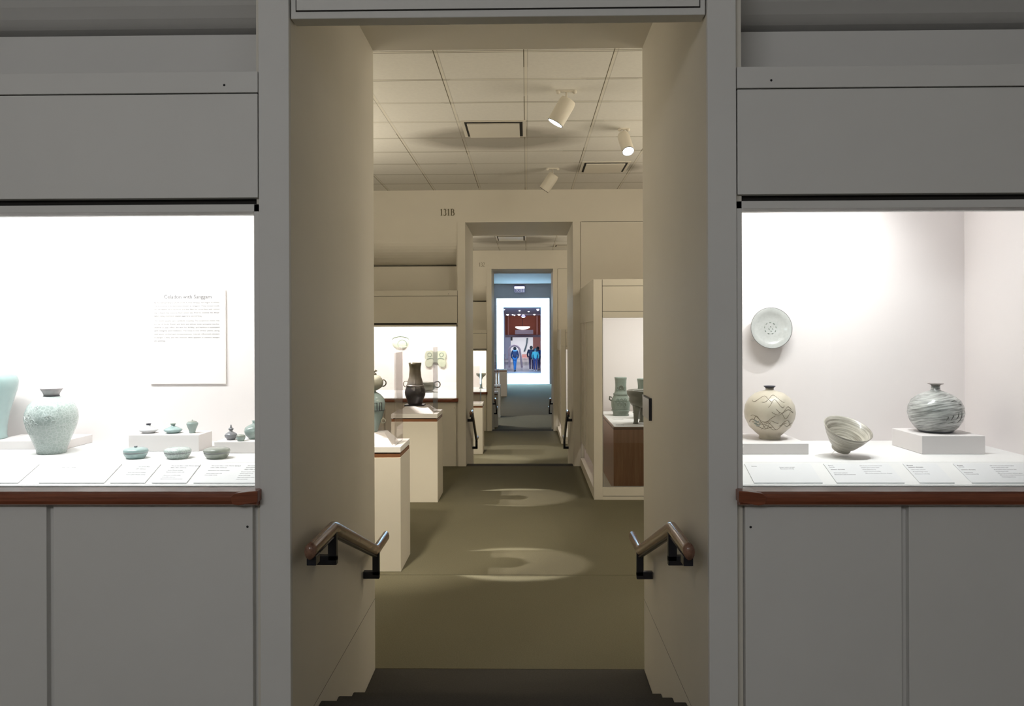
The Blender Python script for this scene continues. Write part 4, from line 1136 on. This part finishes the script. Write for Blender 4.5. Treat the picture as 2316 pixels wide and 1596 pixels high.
t = thing('arch_sculpture', 'pinkish arch sculpture in the far hall behind the walking person', 'sculpture', (at(1165, 815, 60).x, 60, F3))
ap = [(-.42, 0, 0), (-.42, 0, .6)] + [(-.05 + .40 * math.cos(math.radians(a)), 0, 1.18 + .42 * math.sin(math.radians(a))) for a in range(180, -1, -15)] + [(.42, 0, .7), (.5, 0, 0)]
M['pinkst'] = plain('pink_stone', (0.55, 0.42, 0.47), 0.4)
MB().tube(ap, .075, 12, up=(0, 1, 0)).build('arch', 'pinkst', t)

t = thing('oval_ceiling_lamp', 'glowing shallow oval lamp before the terracotta wall of the far hall', 'lamp', (at(1182, 742, 78).x, 78.0, at(1182, 741, 78).z))
MB().lathe([(0.1, -.18), (.45, -.12), (.68, 0), (.72, .1), (.6, .14)], 32, sy=.6).build('shade', glow('warm_shade', (1, .88, .78), 1.3), t)
MB().box(-.72, 1.0, -.1, .3, -.62, -.2).build('valance', 'beam', t)
MB().cyl((0, 0, .1), (0, 0, HC - t.location.z), .02, 8).build('rod', 'iron', t)
bl = [(1148, 711, 73.5, .10), (1159.5, 711, 74, .07), (1163.5, 712.3, 76, .07), (1174, 710.5, 73, .12), (1208.5, 710.5, 73, .09), (1216.5, 699.5, 56.6, .09), (1195.5, 704, 62.5, .06), (1175, 702, 60, .06), (1140.5, 699.5, 56.8, .05)]
for i, (bx, by, yb_, gr) in enumerate(bl):
    p_ = at(bx, by, yb_)
    t = thing('globe_lamp', 'small round glowing globe lamp under the far hall ceiling', 'lamp', (p_.x, yb_, HC), 0, 'globe lamps in the far hall')
    MB().cyl((0, 0, 0), (0, 0, p_.z - HC + .02), .012, 6).build('rod', 'iron', t)
    MB().ball((0, 0, p_.z - HC), gr, seg=14, rings=8).build('globe', 'bulb', t)
p_ = at(1183.5, 714, 72)
t = thing('dome_lamp', 'large blue-rimmed dome lamp under the far hall ceiling', 'lamp', (p_.x, 74, HC))
MB().ball((0, 0, p_.z - HC), .17, sz=.8, seg=20, rings=10).build('globe', 'bulb', t)
MB().lathe([(.23, p_.z - HC - .02), (.25, p_.z - HC + .02), (.16, p_.z - HC + .07), (.03, p_.z - HC + .09)], 24).build('shade', plain('blue_enamel', (.06, .05, .4), .3), t)
MB().cyl((0, 0, 0), (0, 0, p_.z - HC + .08), .015, 6).build('rod', 'iron', t)
light('AREA', 'hall_light', (0, 62, HC - 0.15), 420, (0.82, 0.88, 1.0), aim=(0, 0.1, -1), size=8, size_y=8)
light('AREA', 'hall_light', (0, 73, HC - 0.15), 330, (1.0, 0.93, 0.90), aim=(0, 0.9, -1), size=6, size_y=4)
light('AREA', 'hall_light', (-0.3, 81.0, zb - 0.2), 110, (0.95, 0.97, 1.0), aim=(0, 0.9, -0.9), size=4, size_y=0.6)

# exit sign on the end wall
c = at(1175, 661, Y3)
t = thing('exit_sign', 'small lit EXIT sign on the wall over the bright opening', 'sign', (c.x, Y3, c.z))
MB().box(-.27, .27, -.08, 0, 0, .33).build('housing', plain('violet_housing', (.16, .13, .42), .4), t)
MB().box(-.25, .25, -.086, -.08, .19, .29).build('lamp_strip', glow('sign_lamp', (.75, .7, 1.0), 3.0), t)
MB().box(-.25, .25, -.084, -.08, .0, .19).build('face', glow('sign_face', (.55, .5, .8), .35), t)
M['violet'] = plain('violet_letters', (.07, .03, .30), .5)
o = text_mesh('EXIT', .215, 'letters', 'violet', t, (0, -.087, .02), (PI / 2, 0, 0), 'CENTER', .002)

# ------------------------------------------------------------------ people in the far hall (seen from behind)
M['skin'] = plain('skin', (.45, .27, .20), .5)
M['hairb'] = plain('black_hair', (.012, .01, .012), .6)
def skin_mesh(name, mat, parent, pts, edges, radii, sub=1, root=0):
    me = bpy.data.meshes.new(name); me.from_pydata(pts, edges, []); me.materials.append(M[mat] if isinstance(mat, str) else mat)
    o = bpy.data.objects.new(name, me); C.objects.link(o); o.parent = parent
    sk = o.modifiers.new('skin', 'SKIN'); sk.use_smooth_shade = True
    lay = me.skin_vertices[0] if me.skin_vertices else None
    if lay is None:
        bm = bmesh.new(); bm.from_mesh(me); bm.verts.layers.skin.verify(); bm.to_mesh(me); bm.free(); lay = me.skin_vertices[0]
    for i, r in enumerate(radii):
        lay.data[i].radius = r if isinstance(r, tuple) else (r, r); lay.data[i].use_root = (i == root)
    ss = o.modifiers.new('subsurf', 'SUBSURF'); ss.levels = sub; ss.render_levels = sub
    return o
def person(px, py, Y, H, label, coat, trousers, shoes, hood=None, hair='hairb', walk=0.0, width=1.0, long_coat=0.0, bun=False, tail=False):
    p_ = at(px, py, Y)
    t = thing('person', label, 'person', (p_.x, Y, F3))
    s = H / 1.70
    stp = walk
    J = {'pel': (0, 0, .95), 'wai': (0, 0, 1.08), 'che': (0, 0, 1.28), 'nk': (0, .0, 1.44), 'hd': (0, .01, 1.53), 'top': (0, .0, 1.66),
         'shl': (-.17, 0, 1.38), 'ell': (-.235, .02, 1.12), 'wrl': (-.2, .12, .9), 'hal': (-.19, .15, .82),
         'shr': (.17, 0, 1.38), 'elr': (.235, .02, 1.12), 'wrr': (.2, .12, .9), 'har': (.19, .15, .82),
         'hil': (-.085, 0, .9), 'knl': (-.085 + .05 * stp, .10 * stp, .5), 'anl': (-.08 + .06 * stp, .02 - .16 * stp, .09), 'tol': (-.08 + .06 * stp, .16 - .16 * stp, .035),
         'hir': (.085, 0, .9), 'knr': (.085 - .05 * stp, .12 * stp, .5), 'anr': (.08 - .06 * stp, .02 + .2 * stp, .09), 'tor': (.08 - .06 * stp, .16 + .2 * stp, .035)}
    names = list(J)
    P = [tuple(q * s * (width if i == 0 else 1) for i, q in enumerate(J[n])) for n in names]
    ix = {n: i for i, n in enumerate(names)}
    E = [(ix[a], ix[b]) for a, b in (('pel', 'wai'), ('wai', 'che'), ('che', 'nk'), ('nk', 'hd'), ('hd', 'top'), ('che', 'shl'), ('shl', 'ell'), ('ell', 'wrl'), ('wrl', 'hal'), ('che', 'shr'), ('shr', 'elr'), ('elr', 'wrr'), ('wrr', 'har'), ('pel', 'hil'), ('hil', 'knl'), ('knl', 'anl'), ('anl', 'tol'), ('pel', 'hir'), ('hir', 'knr'), ('knr', 'anr'), ('anr', 'tor'))]
    R = {'pel': .13, 'wai': .12, 'che': .13, 'nk': .052, 'hd': .085, 'top': .06, 'sh': .06, 'el': .042, 'wr': .03, 'ha': .032, 'hi': .085, 'kn': .055, 'an': .036, 'to': .03}
    rad = [R.get(n, R.get(n[:2])) * s for n in names]
    skin_mesh('body', 'skin', t, P, E, rad)
    def sub(ns, es, rs, name, mat):
        pp = [P[ix[n]] if isinstance(n, str) else n for n in ns]
        return skin_mesh(name, mat, t, pp, es, [r * s for r in rs])
    hem = (0, 0, (.86 - long_coat) * s)
    sub([hem, 'pel', 'wai', 'che', (0, 0, 1.42 * s), 'shl', 'ell', 'wrl', 'shr', 'elr', 'wrr'],
        [(0, 1), (1, 2), (2, 3), (3, 4), (3, 5), (5, 6), (6, 7), (3, 8), (8, 9), (9, 10)],
        [.165, .165, .155, .17, .09, .085, .065, .05, .085, .065, .05], 'jacket', coat)
    sub(['pel', 'hil', 'knl', (P[ix['anl']][0], P[ix['anl']][1], P[ix['anl']][2]), 'hir', 'knr', 'anr'],
        [(0, 1), (1, 2), (2, 3), (0, 4), (4, 5), (5, 6)], [.14, .10, .072, .055, .10, .072, .055], 'trousers', trousers)
    m = MB()
    for q in ('l', 'r'):
        a = P[ix['an' + q]]; b = P[ix['to' + q]]
        m.tube([(a[0], a[1] - .05 * s, .04 * s), (a[0], a[1], .045 * s), (b[0], b[1], .035 * s), (b[0], b[1] + .04 * s, .03 * s)], [.035 * s, .048 * s, .045 * s, .02 * s], 10)
    m.build('shoes', shoes, t)
    m = MB().ball((0, -.012 * s, 1.575 * s), .108 * s, sz=1.15, seg=18, rings=12)
    if bun: m.ball((0, -.06 * s, 1.70 * s), .05 * s, seg=12, rings=8)
    if tail: m.tube([(0, -.07 * s, 1.6 * s), (.0, -.13 * s, 1.5 * s), (.0, -.15 * s, 1.36 * s)], [.05 * s, .05 * s, .02 * s], 10)
    m.build('hair', hair, t)
    m = MB().ball((0, .115 * s, 1.56 * s), .018 * s, seg=8, rings=6); 
    m.build('nose', 'skin', t)
    if hood:
        MB().tube([(.11 * s * math.cos(i * PI / 10), -.03 * s + .09 * s * math.sin(i * PI / 10), 1.44 * s + (-.02 * s if math.sin(i * PI / 10) < 0 else .01 * s)) for i in range(20)], .045 * s, 10, closed=True).build('hood_trim', hood, t)
    return t
cl = lambda n, c: plain(n, c, .8)
navy, blue, blk, mar, teal, dkn, slate = cl('navy_cloth', (.01, .02, .07)), cl('blue_denim', (.02, .11, .30)), cl('black_cloth', (.012, .014, .045)), cl('maroon_cloth', (.035, .012, .045)), cl('teal_cloth', (.06, .30, .36)), cl('dark_navy_cloth', (.012, .02, .11)), cl('slate_cloth', (.03, .035, .13))
lf = cl('pale_blue_fur', (.20, .42, .65)); shb = cl('black_shoe', (.02, .02, .03)); shw = cl('pale_shoe', (.6, .55, .6))
person(1164.5, 815, 54.0, 1.62, 'person walking away in navy coat with pale blue hood trim and jeans', navy, blue, shb, hood=lf, walk=.9, bun=False)
person(1201.5, 815, 55.0, 1.66, 'person in black jacket and maroon trousers standing left of the teal jacket', blk, mar, shw, width=1.1, walk=.1)
person(1211, 815, 54.4, 1.52, 'person in teal jacket and dark trousers standing in the far hall', teal, slate, shw, width=1.05, hair=M['teal'])
person(1216.5, 815, 55.8, 1.60, 'dark-haired person in navy jacket half behind the teal jacket', dkn, slate, shb, tail=True)
